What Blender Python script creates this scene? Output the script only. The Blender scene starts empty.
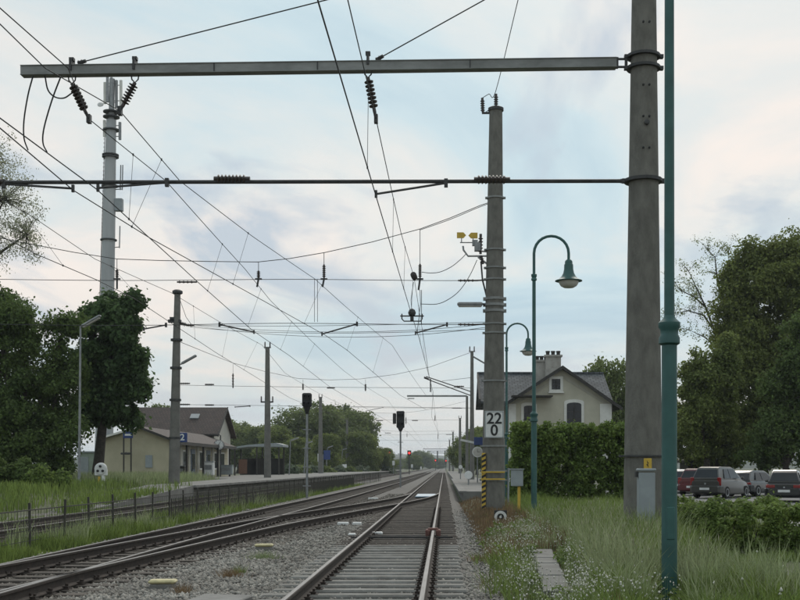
import bpy, math, random
import numpy as np
from mathutils import Vector, Matrix
R = math.radians
random.seed(7)
rng = np.random.default_rng(7)
SC = bpy.context.scene
COL = SC.collection

# ------------------------------------------------------------------ camera, sky, sun, exposure
CAMH = 1.45                      # camera height above the rail heads
F = 1150.0                       # focal length in photo pixels
cam = bpy.data.cameras.new('camera')
cam.sensor_width = 36.0
cam.lens = F / 800.0 * 36.0
cam.shift_x = -44 / 800.0
cam.shift_y = 167 / 800.0
cam.clip_start = 0.1
cam.clip_end = 12000
camo = bpy.data.objects.new('camera', cam)
COL.objects.link(camo)
camo.location = (0, 0, CAMH)
camo.rotation_euler = (R(90), 0, 0)
SC.camera = camo

SUN_EL, SUN_AZ = 38.0, 8.0       # degrees above horizon; degrees right of the track direction
world = bpy.data.worlds.new('World')
SC.world = world
world.use_nodes = True
nt = world.node_tree
nt.nodes.clear()
def wn(t, **kw):
    n = nt.nodes.new(t)
    for k, v in kw.items():
        setattr(n, k, v)
    return n
def lk(a, b):
    nt.links.new(a, b)
def wmath(op, a, b=None, c=None):
    n = wn('ShaderNodeMath', operation=op)
    for i, x in enumerate((a, b, c)):
        if x is None:
            continue
        if isinstance(x, (int, float)):
            n.inputs[i].default_value = x
        else:
            lk(x, n.inputs[i])
    return n.outputs[0]
sky = wn('ShaderNodeTexSky', sky_type='NISHITA')
sky.sun_disc = False
sky.sun_elevation = R(SUN_EL)
sky.sun_rotation = R(SUN_AZ)
sky.air_density = 1.2
sky.dust_density = 2.0
sky.ozone_density = 2.0
bg1 = wn('ShaderNodeBackground')
lk(sky.outputs[0], bg1.inputs[0])
bg1.inputs[1].default_value = 0.05
tc = wn('ShaderNodeTexCoord')
sep = wn('ShaderNodeSeparateXYZ')
lk(tc.outputs['Generated'], sep.inputs[0])
zc = wmath('ADD', wmath('MAXIMUM', sep.outputs[2], 0.0), 0.10)
cx = wmath('DIVIDE', sep.outputs[0], zc)
cy = wmath('DIVIDE', sep.outputs[1], zc)
cmb = wn('ShaderNodeCombineXYZ')
lk(cx, cmb.inputs[0]); lk(cy, cmb.inputs[1])
def wnoise(scale, detail, rough, off, sx=1.0, sy=1.0, dist=0.0):
    mp = wn('ShaderNodeMapping')
    mp.inputs['Location'].default_value = off
    mp.inputs['Scale'].default_value = (sx, sy, 1)
    lk(cmb.outputs[0], mp.inputs[0])
    n = wn('ShaderNodeTexNoise')
    n.inputs['Scale'].default_value = scale
    n.inputs['Detail'].default_value = detail
    n.inputs['Roughness'].default_value = rough
    n.inputs['Distortion'].default_value = dist
    lk(mp.outputs[0], n.inputs['Vector'])
    return n.outputs['Fac']
def wramp(fac, stops):
    r = wn('ShaderNodeValToRGB')
    e = r.color_ramp.elements
    while len(e) < len(stops):
        e.new(0.5)
    for k, (p, c) in enumerate(stops):
        e[k].position = p
        e[k].color = (*c, 1)
    lk(fac, r.inputs[0])
    return r.outputs[0]
veil = wramp(wnoise(0.72, 8, 0.57, (3.1, 1.7, 0), 1.0, 0.7, 0.7),
             [(0.31, (0.41, 0.565, 0.655)), (0.43, (0.54, 0.67, 0.72)), (0.53, (0.68, 0.72, 0.715)), (0.64, (0.86, 0.785, 0.725))])
grey = wramp(wnoise(1.5, 7, 0.55, (5.3, 9.1, 0), 1.0, 0.5, 0.7), [(0.52, (0, 0, 0)), (0.63, (0.9, 0.9, 0.9))])
mixc = wn('ShaderNodeMix', data_type='RGBA')
lk(grey, mixc.inputs[0]); lk(veil, mixc.inputs[6])
mixc.inputs[7].default_value = (0.45, 0.53, 0.61, 1)
low = wramp(sep.outputs[2], [(0.0, (0.75, 0.75, 0.75)), (0.16, (0, 0, 0))])
mixh = wn('ShaderNodeMix', data_type='RGBA')
lk(low, mixh.inputs[0]); lk(mixc.outputs[2], mixh.inputs[6])
mixh.inputs[7].default_value = (0.635, 0.645, 0.65, 1)
bg2 = wn('ShaderNodeBackground')
lk(mixh.outputs[2], bg2.inputs[0])
bg2.inputs[1].default_value = 0.96
mixs = wn('ShaderNodeMixShader')
cov = wramp(wnoise(0.4, 4, 0.5, (0.4, 4.4, 0), 1.0, 0.6), [(0.30, (0.80, 0.80, 0.80)), (0.65, (1, 1, 1))])
lk(cov, mixs.inputs[0]); lk(bg1.outputs[0], mixs.inputs[1]); lk(bg2.outputs[0], mixs.inputs[2])
wo = wn('ShaderNodeOutputWorld')
lk(mixs.outputs[0], wo.inputs[0])

sl = bpy.data.lights.new('sun', 'SUN')
sl.energy = 1.4
sl.angle = R(30)
sl.color = (1.0, 0.93, 0.84)
so = bpy.data.objects.new('sun', sl)
COL.objects.link(so)
sd = Vector((math.sin(R(SUN_AZ)) * math.cos(R(SUN_EL)), math.cos(R(SUN_AZ)) * math.cos(R(SUN_EL)), math.sin(R(SUN_EL))))
so.rotation_euler = sd.to_track_quat('Z', 'Y').to_euler()
so.location = (0, 30, 40)

vs = SC.view_settings
vs.view_transform = 'Standard'
vs.look = 'None'
vs.exposure = 0.28
vs.gamma = 1.0
vs.use_curve_mapping = False
SC.render.engine = 'CYCLES'
SC.cycles.use_denoising = True
SC.cycles.max_bounces = 6
SC.cycles.transparent_max_bounces = 8
SC.cycles.volume_bounces = 0

# ------------------------------------------------------------------ materials
MATS = {}
def mat(name, c1, c2=None, scale=4.0, rough=0.8, bump=0.0, bscale=None, metal=0.0, detail=5.0, stretch=(1, 1, 1),
        island=0.0, spec=0.5, emit=None, trans=0.0, world=False, coat=0.0):
    if name in MATS:
        return MATS[name]
    m = bpy.data.materials.new(name)
    m.use_nodes = True
    t = m.node_tree
    b = t.nodes['Principled BSDF']
    b.inputs['Roughness'].default_value = rough
    b.inputs['Metallic'].default_value = metal
    b.inputs['Specular IOR Level'].default_value = spec
    if coat:
        b.inputs['Coat Weight'].default_value = coat
        b.inputs['Coat Roughness'].default_value = 0.08
    L = t.links.new
    if c2 is None:
        c2 = tuple(x * 0.8 for x in c1)
    co = t.nodes.new('ShaderNodeTexCoord')
    mp = t.nodes.new('ShaderNodeMapping')
    mp.inputs['Scale'].default_value = stretch
    if world:
        g = t.nodes.new('ShaderNodeNewGeometry')
        L(g.outputs['Position'], mp.inputs[0])
    else:
        L(co.outputs['Object'], mp.inputs[0])
    n = t.nodes.new('ShaderNodeTexNoise')
    n.inputs['Scale'].default_value = scale
    n.inputs['Detail'].default_value = detail
    n.inputs['Roughness'].default_value = 0.62
    L(mp.outputs[0], n.inputs['Vector'])
    r = t.nodes.new('ShaderNodeValToRGB')
    r.color_ramp.elements[0].position = 0.33
    r.color_ramp.elements[0].color = (*c2, 1)
    r.color_ramp.elements[1].position = 0.67
    r.color_ramp.elements[1].color = (*c1, 1)
    L(n.outputs['Fac'], r.inputs[0])
    colout = r.outputs[0]
    if island:
        g = t.nodes.new('ShaderNodeNewGeometry')
        h = t.nodes.new('ShaderNodeHueSaturation')
        ma = t.nodes.new('ShaderNodeMapRange')
        ma.inputs['To Min'].default_value = 1 - island
        ma.inputs['To Max'].default_value = 1 + island
        L(g.outputs['Random Per Island'], ma.inputs[0])
        L(ma.outputs[0], h.inputs['Value'])
        L(colout, h.inputs['Color'])
        colout = h.outputs[0]
    L(colout, b.inputs['Base Color'])
    if bump:
        n2 = t.nodes.new('ShaderNodeTexNoise')
        n2.inputs['Scale'].default_value = bscale or scale * 6
        n2.inputs['Detail'].default_value = 4
        L(mp.outputs[0], n2.inputs['Vector'])
        bp = t.nodes.new('ShaderNodeBump')
        bp.inputs['Strength'].default_value = min(1.0, bump)
        bp.inputs['Distance'].default_value = 0.03
        L(n2.outputs['Fac'], bp.inputs['Height'])
        L(bp.outputs[0], b.inputs['Normal'])
    if emit:
        b.inputs['Emission Color'].default_value = (*emit[0], 1)
        b.inputs['Emission Strength'].default_value = emit[1]
    if trans:
        tr = t.nodes.new('ShaderNodeBsdfTranslucent')
        L(colout, tr.inputs[0])
        mx = t.nodes.new('ShaderNodeMixShader')
        mx.inputs[0].default_value = trans
        L(b.outputs[0], mx.inputs[1]); L(tr.outputs[0], mx.inputs[2])
        L(mx.outputs[0], t.nodes['Material Output'].inputs[0])
    MATS[name] = m
    return m

def brickmat(name, c1, c2, mortar, w, h, msize, rough=0.8, axes='XZ', bump=0.6):
    """rows of slates / tiles too small to pick apart at this distance"""
    m = bpy.data.materials.new(name)
    m.use_nodes = True
    t = m.node_tree
    L = t.links.new
    b = t.nodes['Principled BSDF']
    b.inputs['Roughness'].default_value = rough
    co = t.nodes.new('ShaderNodeTexCoord')
    sp = t.nodes.new('ShaderNodeSeparateXYZ')
    L(co.outputs['Object'], sp.inputs[0])
    cb = t.nodes.new('ShaderNodeCombineXYZ')
    L(sp.outputs['XYZ'.index(axes[0])], cb.inputs[0])
    L(sp.outputs['XYZ'.index(axes[1])], cb.inputs[1])
    k = t.nodes.new('ShaderNodeTexBrick')
    k.inputs['Color1'].default_value = (*c1, 1)
    k.inputs['Color2'].default_value = (*c2, 1)
    k.inputs['Mortar'].default_value = (*mortar, 1)
    k.inputs['Scale'].default_value = 1.0
    k.inputs['Brick Width'].default_value = w
    k.inputs['Row Height'].default_value = h
    k.inputs['Mortar Size'].default_value = msize
    L(cb.outputs[0], k.inputs['Vector'])
    n = t.nodes.new('ShaderNodeTexNoise')
    n.inputs['Scale'].default_value = 1.3
    n.inputs['Detail'].default_value = 6
    L(co.outputs['Object'], n.inputs['Vector'])
    mx = t.nodes.new('ShaderNodeMix')
    mx.data_type = 'RGBA'
    mx.blend_type = 'MULTIPLY'
    mx.inputs[0].default_value = 0.6
    r = t.nodes.new('ShaderNodeValToRGB')
    r.color_ramp.elements[0].position = 0.3
    r.color_ramp.elements[0].color = (0.5, 0.5, 0.5, 1)
    r.color_ramp.elements[1].position = 0.7
    L(n.outputs['Fac'], r.inputs[0])
    L(k.outputs['Color'], mx.inputs[6]); L(r.outputs[0], mx.inputs[7])
    L(mx.outputs[2], b.inputs['Base Color'])
    bp = t.nodes.new('ShaderNodeBump')
    bp.inputs['Strength'].default_value = bump
    bp.inputs['Distance'].default_value = 0.02
    bp.invert = True
    L(k.outputs['Fac'], bp.inputs['Height'])
    L(bp.outputs[0], b.inputs['Normal'])
    MATS[name] = m
    return m

CONC = mat('mast concrete', (0.180, 0.172, 0.150), (0.112, 0.107, 0.093), 6.0, 0.9, 0.45, 45, detail=9, stretch=(1, 1, 0.45))
CONC2 = mat('far mast concrete', (0.185, 0.178, 0.16), (0.125, 0.12, 0.107), 2.5, 0.9)
GALV = mat('galvanised steel', (0.30, 0.31, 0.31), (0.20, 0.205, 0.21), 5, 0.55, metal=0.35)
BEAM = mat('weathered beam', (0.30, 0.305, 0.295), (0.18, 0.184, 0.176), 3.5, 0.7, 0.1, metal=0.2, stretch=(0.4, 1, 1))
DSTEEL = mat('dark steel', (0.07, 0.07, 0.07), (0.04, 0.04, 0.04), 6, 0.6, metal=0.4)
WIRE = mat('copper wire', (0.045, 0.05, 0.05), (0.03, 0.033, 0.035), 2, 0.6, metal=0.3)
INSUL = mat('brown porcelain', (0.055, 0.04, 0.033), (0.035, 0.028, 0.025), 5, 0.35)
TEAL = mat('teal lamp paint', (0.036, 0.118, 0.108), (0.020, 0.070, 0.064), 2.2, 0.5, 0.08)
GLASSW = mat('lamp bowl', (0.55, 0.53, 0.48), (0.45, 0.43, 0.40), 3, 0.25)
RUST = mat('rail rust', (0.052, 0.038, 0.030), (0.028, 0.021, 0.017), 9, 0.9, 0.3)
RAILTOP = mat('rail running surface', (0.28, 0.27, 0.262), (0.19, 0.18, 0.17), 3, 0.72, metal=0.2, stretch=(8, 0.4, 1))
SLC = mat('concrete sleeper', (0.235, 0.23, 0.212), (0.14, 0.132, 0.118), 3.5, 0.95, 0.4, 40, world=True)
SLW = mat('timber sleeper', (0.105, 0.088, 0.072), (0.052, 0.044, 0.038), 5, 0.95, 0.5, 30, world=True)
BALL = mat('ballast', (0.17, 0.16, 0.145), (0.08, 0.073, 0.065), 9, 0.95, 0.9, 22, world=True)
STONE = mat('ballast stones', (0.30, 0.285, 0.255), (0.165, 0.152, 0.132), 1.2, 0.95, island=0.38, world=True)
STONED = mat('oily ballast stones', (0.19, 0.17, 0.145), (0.10, 0.088, 0.074), 1.2, 0.95, island=0.38, world=True)
DIRT = mat('ground soil', (0.10, 0.105, 0.055), (0.05, 0.062, 0.028), 0.35, 0.95, 0.6, 6, world=True)
ASPH = mat('asphalt', (0.17, 0.17, 0.165), (0.12, 0.12, 0.118), 1.3, 0.9, 0.2, 50, world=True)
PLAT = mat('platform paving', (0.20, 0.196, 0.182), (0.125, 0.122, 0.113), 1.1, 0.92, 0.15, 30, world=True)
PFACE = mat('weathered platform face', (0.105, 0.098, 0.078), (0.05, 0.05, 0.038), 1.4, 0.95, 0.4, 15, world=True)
PEDGE = mat('platform edge', (0.25, 0.243, 0.228), (0.13, 0.127, 0.118), 1.8, 0.92, 0.3, 20, world=True)
YEL = mat('yellow paint', (0.60, 0.40, 0.05), (0.48, 0.31, 0.04), 8, 0.6)
PALEYEL = mat('faded yellow paint', (0.56, 0.50, 0.27), (0.38, 0.34, 0.19), 12, 0.7)
BLK = mat('black paint', (0.018, 0.018, 0.018), (0.012, 0.012, 0.012), 5, 0.6)
WHT = mat('white paint', (0.72, 0.72, 0.70), (0.60, 0.60, 0.58), 4, 0.6)
GREYBOX = mat('grey cabinet', (0.30, 0.33, 0.34), (0.24, 0.265, 0.275), 3, 0.6)
DGREEN = mat('dark green paint', (0.050, 0.045, 0.034), (0.03, 0.028, 0.022), 6, 0.7)
REDOX = mat('red oxide', (0.19, 0.085, 0.07), (0.12, 0.055, 0.045), 8, 0.8)
BLUE = mat('sign blue', (0.02, 0.05, 0.19), (0.016, 0.04, 0.15), 3, 0.5)
PBLUE = mat('pale blue plate', (0.22, 0.32, 0.40), (0.16, 0.24, 0.31), 3, 0.5)
SIGRED = mat('red signal lamp', (0.6, 0.02, 0.02), None, 3, 0.4, emit=((1, 0.06, 0.05), 1.1))
BARK = mat('bark', (0.075, 0.062, 0.05), (0.035, 0.03, 0.025), 6, 0.95, 0.5, 20)
GLASS = mat('window glass', (0.02, 0.023, 0.026), (0.012, 0.014, 0.017), 1, 0.12, spec=0.35)
def leafmat(name, c1, c2, isl=0.35, sc=0.5):
    c1, c2 = tuple(a_ * 1.22 for a_ in c1), tuple(a_ * 1.3 for a_ in c2)
    return mat(name, c1, c2, sc, 0.75, island=isl, trans=0.42, spec=0.25, world=True)
LF_DARK = leafmat('dark leaves', (0.100, 0.142, 0.040), (0.064, 0.097, 0.030))
LF_MAPLE = leafmat('maple leaves', (0.080, 0.126, 0.046), (0.048, 0.082, 0.031))
LF_MID = leafmat('mid green leaves', (0.155, 0.185, 0.05), (0.105, 0.135, 0.04), 0.35, 0.25)
LF_OLIVE = leafmat('olive leaves', (0.150, 0.175, 0.048), (0.100, 0.125, 0.036), 0.35, 0.3)
LF_FAR = leafmat('far leaves', (0.150, 0.180, 0.06), (0.095, 0.125, 0.044), 0.3, 0.15)
LF_HEDGE = leafmat('hedge leaves', (0.140, 0.195, 0.045), (0.075, 0.115, 0.028), 0.4, 0.9)
LF_LOW = leafmat('low hedge leaves', (0.150, 0.205, 0.052), (0.085, 0.125, 0.034), 0.4, 0.9)
LF_BUD = leafmat('young spring leaves', (0.27, 0.28, 0.19), (0.19, 0.20, 0.13), 0.35, 0.5)
LF_GREYG = leafmat('grey green shrub leaves', (0.14, 0.17, 0.11), (0.085, 0.11, 0.07), 0.35, 0.4)
GRASS = mat('verge grass', (0.19, 0.25, 0.065), (0.115, 0.165, 0.042), 0.7, 0.8, island=0.42, trans=0.3, spec=0.2, world=True)
GRASSP = mat('pale seeding grass', (0.33, 0.36, 0.21), (0.21, 0.26, 0.12), 0.9, 0.85, island=0.3, trans=0.25, spec=0.2, world=True)
STRAW = mat('dry weeds', (0.23, 0.155, 0.085), (0.14, 0.098, 0.055), 1.2, 0.9, island=0.35, trans=0.2, world=True)
FLOW = mat('white flower heads', (0.62, 0.61, 0.54), (0.45, 0.44, 0.37), 3, 0.8, island=0.2, world=True)

# ------------------------------------------------------------------ helpers
class MB:
    def __init__(s):
        s.v, s.f = [], []
    def add(s, vs, fs):
        o = len(s.v)
        s.v.extend([tuple(p) for p in vs])
        s.f.extend([tuple(i + o for i in q) for q in fs])
        return s
    def box(s, c, d, rz=0.0, m=None, bev=0.0):
        x, y, z = d[0] / 2, d[1] / 2, d[2] / 2
        M = Matrix.Translation(c) @ (m if m else Matrix.Rotation(rz, 4, 'Z'))
        if bev > 0:
            b = min(bev, x * .9, y * .9, z * .9)
            ring = [(-x + b, -y), (x - b, -y), (x, -y + b), (x, y - b), (x - b, y), (-x + b, y), (-x, y - b), (-x, -y + b)]
            ins = [(px * (1 - b / max(x, 1e-6)), py * (1 - b / max(y, 1e-6))) for px, py in ring]
            vv = [(a, q, -z) for a, q in ins] + [(a, q, -z + b) for a, q in ring] + [(a, q, z - b) for a, q in ring] + [(a, q, z) for a, q in ins]
            ff = [tuple(range(7, -1, -1)), tuple(range(24, 32))]
            for k in range(3):
                for i in range(8):
                    j = (i + 1) % 8
                    ff.append((k * 8 + i, k * 8 + j, k * 8 + 8 + j, k * 8 + 8 + i))
            return s.add([M @ Vector(p) for p in vv], ff)
        vv = [(-x, -y, -z), (x, -y, -z), (x, y, -z), (-x, y, -z), (-x, -y, z), (x, -y, z), (x, y, z), (-x, y, z)]
        ff = [(3, 2, 1, 0), (4, 5, 6, 7), (0, 1, 5, 4), (1, 2, 6, 5), (2, 3, 7, 6), (3, 0, 4, 7)]
        return s.add([M @ Vector(p) for p in vv], ff)
    def tube(s, pts, r, seg=6, cap=True):
        pts = [Vector(p) for p in pts]
        n = len(pts)
        rr = r if hasattr(r, '__len__') else [r] * n
        up = None
        vv, ff = [], []
        for i in range(n):
            d = (pts[min(i + 1, n - 1)] - pts[max(i - 1, 0)])
            d = d.normalized() if d.length > 1e-9 else Vector((0, 0, 1))
            if up is None:
                a = Vector((0, 0, 1)) if abs(d.z) < 0.9 else Vector((1, 0, 0))
                up = (a - d * a.dot(d)).normalized()
            else:
                up = up - d * up.dot(d)
                up = up.normalized() if up.length > 1e-6 else d.orthogonal().normalized()
            sd_ = d.cross(up)
            for k in range(seg):
                a = 2 * math.pi * k / seg
                vv.append(pts[i] + (up * math.cos(a) + sd_ * math.sin(a)) * rr[i])
        for i in range(n - 1):
            for k in range(seg):
                q = (k + 1) % seg
                ff.append((i * seg + k, i * seg + q, (i + 1) * seg + q, (i + 1) * seg + k))
        if cap:
            ff.append(tuple(range(seg - 1, -1, -1)))
            ff.append(tuple((n - 1) * seg + k for k in range(seg)))
        return s.add(vv, ff)
    def lathe(s, prof, c=(0, 0, 0), seg=16, axis='Z', m=None):
        """prof: list of (r, h)"""
        M = Matrix.Translation(c)
        if m:
            M = M @ m
        elif axis == 'Y':
            M = M @ Matrix.Rotation(R(-90), 4, 'X')
        elif axis == 'X':
            M = M @ Matrix.Rotation(R(90), 4, 'Y')
        vv, ff = [], []
        for (r, h) in prof:
            for k in range(seg):
                a = 2 * math.pi * k / seg
                vv.append(M @ Vector((max(r, 1e-4) * math.cos(a), max(r, 1e-4) * math.sin(a), h)))
        for i in range(len(prof) - 1):
            for k in range(seg):
                q = (k + 1) % seg
                ff.append((i * seg + k, i * seg + q, (i + 1) * seg + q, (i + 1) * seg + k))
        ff.append(tuple(range(seg - 1, -1, -1)))
        ff.append(tuple((len(prof) - 1) * seg + k for k in range(seg)))
        return s.add(vv, ff)
    def prism(s, poly, off):
        """poly: 3d points of a planar polygon, extruded by off"""
        p = [Vector(a) for a in poly]
        n = len(p)
        o = Vector(off)
        ff = [tuple(range(n - 1, -1, -1)), tuple(range(n, 2 * n))]
        for i in range(n):
            j = (i + 1) % n
            ff.append((i, j, n + j, n + i))
        return s.add(p + [a + o for a in p], ff)
    def mesh(s, name, m, off=(0, 0, 0), smooth=False):
        me = bpy.data.meshes.new(name)
        me.from_pydata([(a[0] - off[0], a[1] - off[1], a[2] - off[2]) for a in s.v], [], s.f)
        me.materials.append(m)
        if smooth:
            me.shade_smooth() if hasattr(me, 'shade_smooth') else None
        me.update()
        return me
    def build(s, name, m, parent=None, world=True, smooth=False):
        off = (0, 0, 0)
        if parent is not None and world:
            off = wloc(parent)
        ob = bpy.data.objects.new(name, s.mesh(name, m, off, smooth))
        COL.objects.link(ob)
        if parent is not None:
            ob.parent = parent
        fixn(ob)
        return ob
def fixn(ob):
    import bmesh
    bm = bmesh.new()
    bm.from_mesh(ob.data)
    bmesh.ops.recalc_face_normals(bm, faces=bm.faces)
    bm.to_mesh(ob.data)
    bm.free()
    if any(p_.use_smooth for p_ in ob.data.polygons[:1]):
        ob.data.set_sharp_from_angle(angle=R(38))
def wloc(o):
    p = Vector(o.location)
    while o.parent:
        o = o.parent
        p = p + Vector(o.location)
    return p
def tag(o, label=None, cat=None, group=None, kind=None):
    if label: o['label'] = label
    if cat: o['category'] = cat
    if group: o['group'] = group
    if kind: o['kind'] = kind
    return o
def thing(name, label, cat, loc, group=None, rz=0.0):
    o = bpy.data.objects.new(name, None)
    o.empty_display_size = 0.3
    COL.objects.link(o)
    o.location = loc
    o.rotation_euler = (0, 0, rz)
    return tag(o, label, cat, group)
def inst(me, name, parent, loc, rz=0.0, rot=None):
    o = bpy.data.objects.new(name, me)
    COL.objects.link(o)
    o.parent = parent
    p = wloc(parent)
    o.location = (loc[0] - p[0], loc[1] - p[1], loc[2] - p[2])
    o.rotation_euler = rot if rot else (0, 0, rz)
    return o
def copy_tree(o, parent=None):
    c = o.copy()
    COL.objects.link(c)
    c.parent = parent
    for ch in list(o.children):
        copy_tree(ch, c)
    return c
def P(u, v, s):
    """a point of the place from its direction (photo pixel) and its distance 1150*s metres"""
    return Vector(((u - 444) * s, F * s, CAMH + (467 - v) * s))
def arr_mesh(name, V, Fc, m):
    V = np.asarray(V, dtype=np.float32)
    Fc = np.asarray(Fc, dtype=np.int32)
    me = bpy.data.meshes.new(name)
    k = Fc.shape[1]
    me.vertices.add(len(V))
    me.vertices.foreach_set('co', V.ravel())
    me.loops.add(Fc.size)
    me.loops.foreach_set('vertex_index', Fc.ravel())
    me.polygons.add(len(Fc))
    me.polygons.foreach_set('loop_start', np.arange(0, Fc.size, k, dtype=np.int32))
    me.materials.append(m)
    me.update(calc_edges=True)
    me.validate()
    return me
def arr_obj(name, V, Fc, m, parent=None):
    if parent is not None:
        V = np.asarray(V) - np.array(wloc(parent))
    o = bpy.data.objects.new(name, arr_mesh(name, V, Fc, m))
    COL.objects.link(o)
    if parent is not None:
        o.parent = parent
    return o
def text_mesh(txt, size, m, depth=0.004):
    cu = bpy.data.curves.new('lettering', 'FONT')
    cu.body = txt
    cu.size = size
    cu.align_x = 'CENTER'
    cu.align_y = 'CENTER'
    cu.extrude = depth
    cu.offset = size * 0.018
    ob = bpy.data.objects.new('lettering', cu)
    COL.objects.link(ob)
    bpy.context.view_layer.update()
    me = bpy.data.meshes.new_from_object(ob)
    bpy.data.objects.remove(ob)
    me.materials.clear()
    me.materials.append(m)
    return me

# ------------------------------------------------------------------ terrain
def smooth(a, b, x):
    t = np.clip((x - a) / (b - a), 0, 1)
    return t * t * (3 - 2 * t)
def gz(x, y):
    """ground height"""
    x = np.asarray(x, float); y = np.asarray(y, float)
    z = np.full(np.broadcast(x, y).shape, -0.42)
    z = z + 0.32 * smooth(0.6, 1.6, x)                      # right-hand verge
    z = z - 0.09 * smooth(7.0, 10.0, x)
    z = z + 0.12 * smooth(-8.0, -8.8, x) * smooth(-10.2, -8.9, x) * 0
    z = z + (0.5 + 0.2 * smooth(-14, -24, x)) * smooth(-12.6, -14.4, x) * (1 - smooth(38, 44, y))   # grass bank
    z = z + 0.35 * smooth(-12.6, -13.5, x) * smooth(38, 44, y)
    z = z + 0.5 * smooth(-14.2, -15.6, x + 0.058 * np.clip(y - 40, 0, 52)) * smooth(38, 44, y) * (1 - smooth(90, 94, y))
    z = z + 0.05 * np.sin(x * 1.7 + y * 0.6) * np.sin(y * 0.9 - x * 0.4) * smooth(1.6, 3, np.abs(x + 0.0))
    return z
xs = np.concatenate([[-4000, -1500, -600, -250, -120, -70], np.arange(-50, -14, 1.5), np.arange(-14, 10, 0.4), np.arange(10, 50, 2.0), [60, 90, 150, 300, 800, 2000, 4000]])
ys = np.concatenate([[-60, -20, 0], np.arange(4, 60, 0.8), np.arange(60, 140, 4.0), [150, 180, 230, 300, 450, 700, 1200, 2000, 4000]])
GX, GY = np.meshgrid(xs, ys)
GZ = gz(GX, GY)
V = np.stack([GX, GY, GZ], -1).reshape(-1, 3)
nx = len(xs)
ii, jj = np.meshgrid(np.arange(nx - 1), np.arange(len(ys) - 1))
a = (jj * nx + ii).ravel()
ground = arr_obj('ground', V, np.stack([a, a + 1, a + nx + 1, a + nx], 1), DIRT)
tag(ground, 'grassy soil stretching to the horizon', kind='structure')

def bed(name, path, half, ztop, m, shoulder=0.7, zb=-0.6):
    """ballast bed with sloping shoulders following a path of (x, y)"""
    mb = MB()
    vv, ff = [], []
    for i, (x, y) in enumerate(path):
        for (dx, z) in ((-half - shoulder, zb), (-half, ztop), (half, ztop), (half + shoulder, zb)):
            vv.append((x + dx, y, z))
    for i in range(len(path) - 1):
        for k in range(3):
            ff.append((i * 4 + k, i * 4 + k + 1, i * 4 + 5 + k, i * 4 + 4 + k))
    mb.add(vv, ff)
    o = mb.build(name, m)
    tag(o, kind='structure')
    return o
def catmull(pts, y):
    ysv = [p[1] for p in pts]
    return np.interp(y, ysv, [p[0] for p in pts])
# track centre lines (x at given y)
T1 = [(-1.0, -20), (-1.0, 900)]
T2 = [(-5.9, -20), (-5.85, 22), (-5.6, 38), (-5.35, 55), (-5.0, 100), (-4.9, 160), (-4.9, 900)]
TX = [(-6.05, 9), (-5.98, 14), (-5.72, 18), (-5.27, 24), (-4.72, 30), (-3.95, 36), (-2.72, 44.5), (-1.95, 50.5), (-1.42, 56), (-1.12, 61), (-1.0, 66)]
T3 = [(-10.8, -20), (-10.8, 150), (-10.6, 900)]
def smoothpath(pts, step=1.0):
    y0, y1 = pts[0][1], pts[-1][1]
    yy = np.arange(y0, y1 + 1e-6, step)
    xx = catmull(pts, yy)
    k = np.ones(7) / 7.0
    xp = np.pad(xx, 3, mode='edge')
    xx2 = np.convolve(xp, k, 'valid')
    return list(zip(xx2.tolist(), yy.tolist()))
mainbed = []
for y in list(np.arange(-20, 140, 4.0)) + [200, 300, 500, 900]:
    mainbed.append((-3.5, y))
bed('ballast_bed', mainbed, 4.05, -0.215, BALL, 0.65)
bed('side_track_ballast', [(-10.8, y) for y in (-20, 40, 100, 160, 900)], 1.65, -0.225, BALL, 0.5)

# ------------------------------------------------------------------ tracks
RPROF = [(-0.065, -0.165), (0.065, -0.165), (0.065, -0.15), (0.012, -0.128), (0.012, -0.045), (0.036, -0.032), (0.036, -0.004), (0.030, 0.0), (-0.030, 0.0), (-0.036, -0.004), (-0.036, -0.032), (-0.012, -0.045), (-0.012, -0.128), (-0.065, -0.15)]
def sweep(prof, path, off):
    """sweep an (offset, z) outline along a path of (x, y), shifted sideways by off"""
    mb = MB()
    n = len(prof)
    vv, ff = [], []
    for i in range(len(path)):
        a_, b_ = path[max(i - 1, 0)], path[min(i + 1, len(path) - 1)]
        d = Vector((b_[0] - a_[0], b_[1] - a_[1], 0)).normalized()
        rt = Vector((d.y, -d.x, 0))
        for (o, z) in prof:
            q = Vector((path[i][0], path[i][1], 0)) + rt * (off + o)
            vv.append((q.x, q.y, z))
    for i in range(len(path) - 1):
        for k in range(n):
            q = (k + 1) % n
            ff.append((i * n + k, i * n + q, (i + 1) * n + q, (i + 1) * n + k))
    ff.append(tuple(range(n)))
    ff.append(tuple((len(path) - 1) * n + k for k in range(n - 1, -1, -1)))
    return mb.add(vv, ff)
slc = MB().box((0, 0, -0.235), (2.6, 0.27, 0.13), bev=0.025).mesh('sleeper', SLC)
slw = MB().box((0, 0, -0.235), (2.6, 0.25, 0.13), bev=0.01).mesh('sleeper', SLW)
clip = MB().box((0, 0, -0.168), (0.30, 0.15, 0.014)).box((-0.085, 0, -0.15), (0.075, 0.11, 0.035)).box((0.085, 0, -0.15), (0.075, 0.11, 0.035)).box((-0.095, 0, -0.125), (0.03, 0.03, 0.05)).box((0.095, 0, -0.125), (0.03, 0.03, 0.05)).mesh('fastening', RUST)
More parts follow.
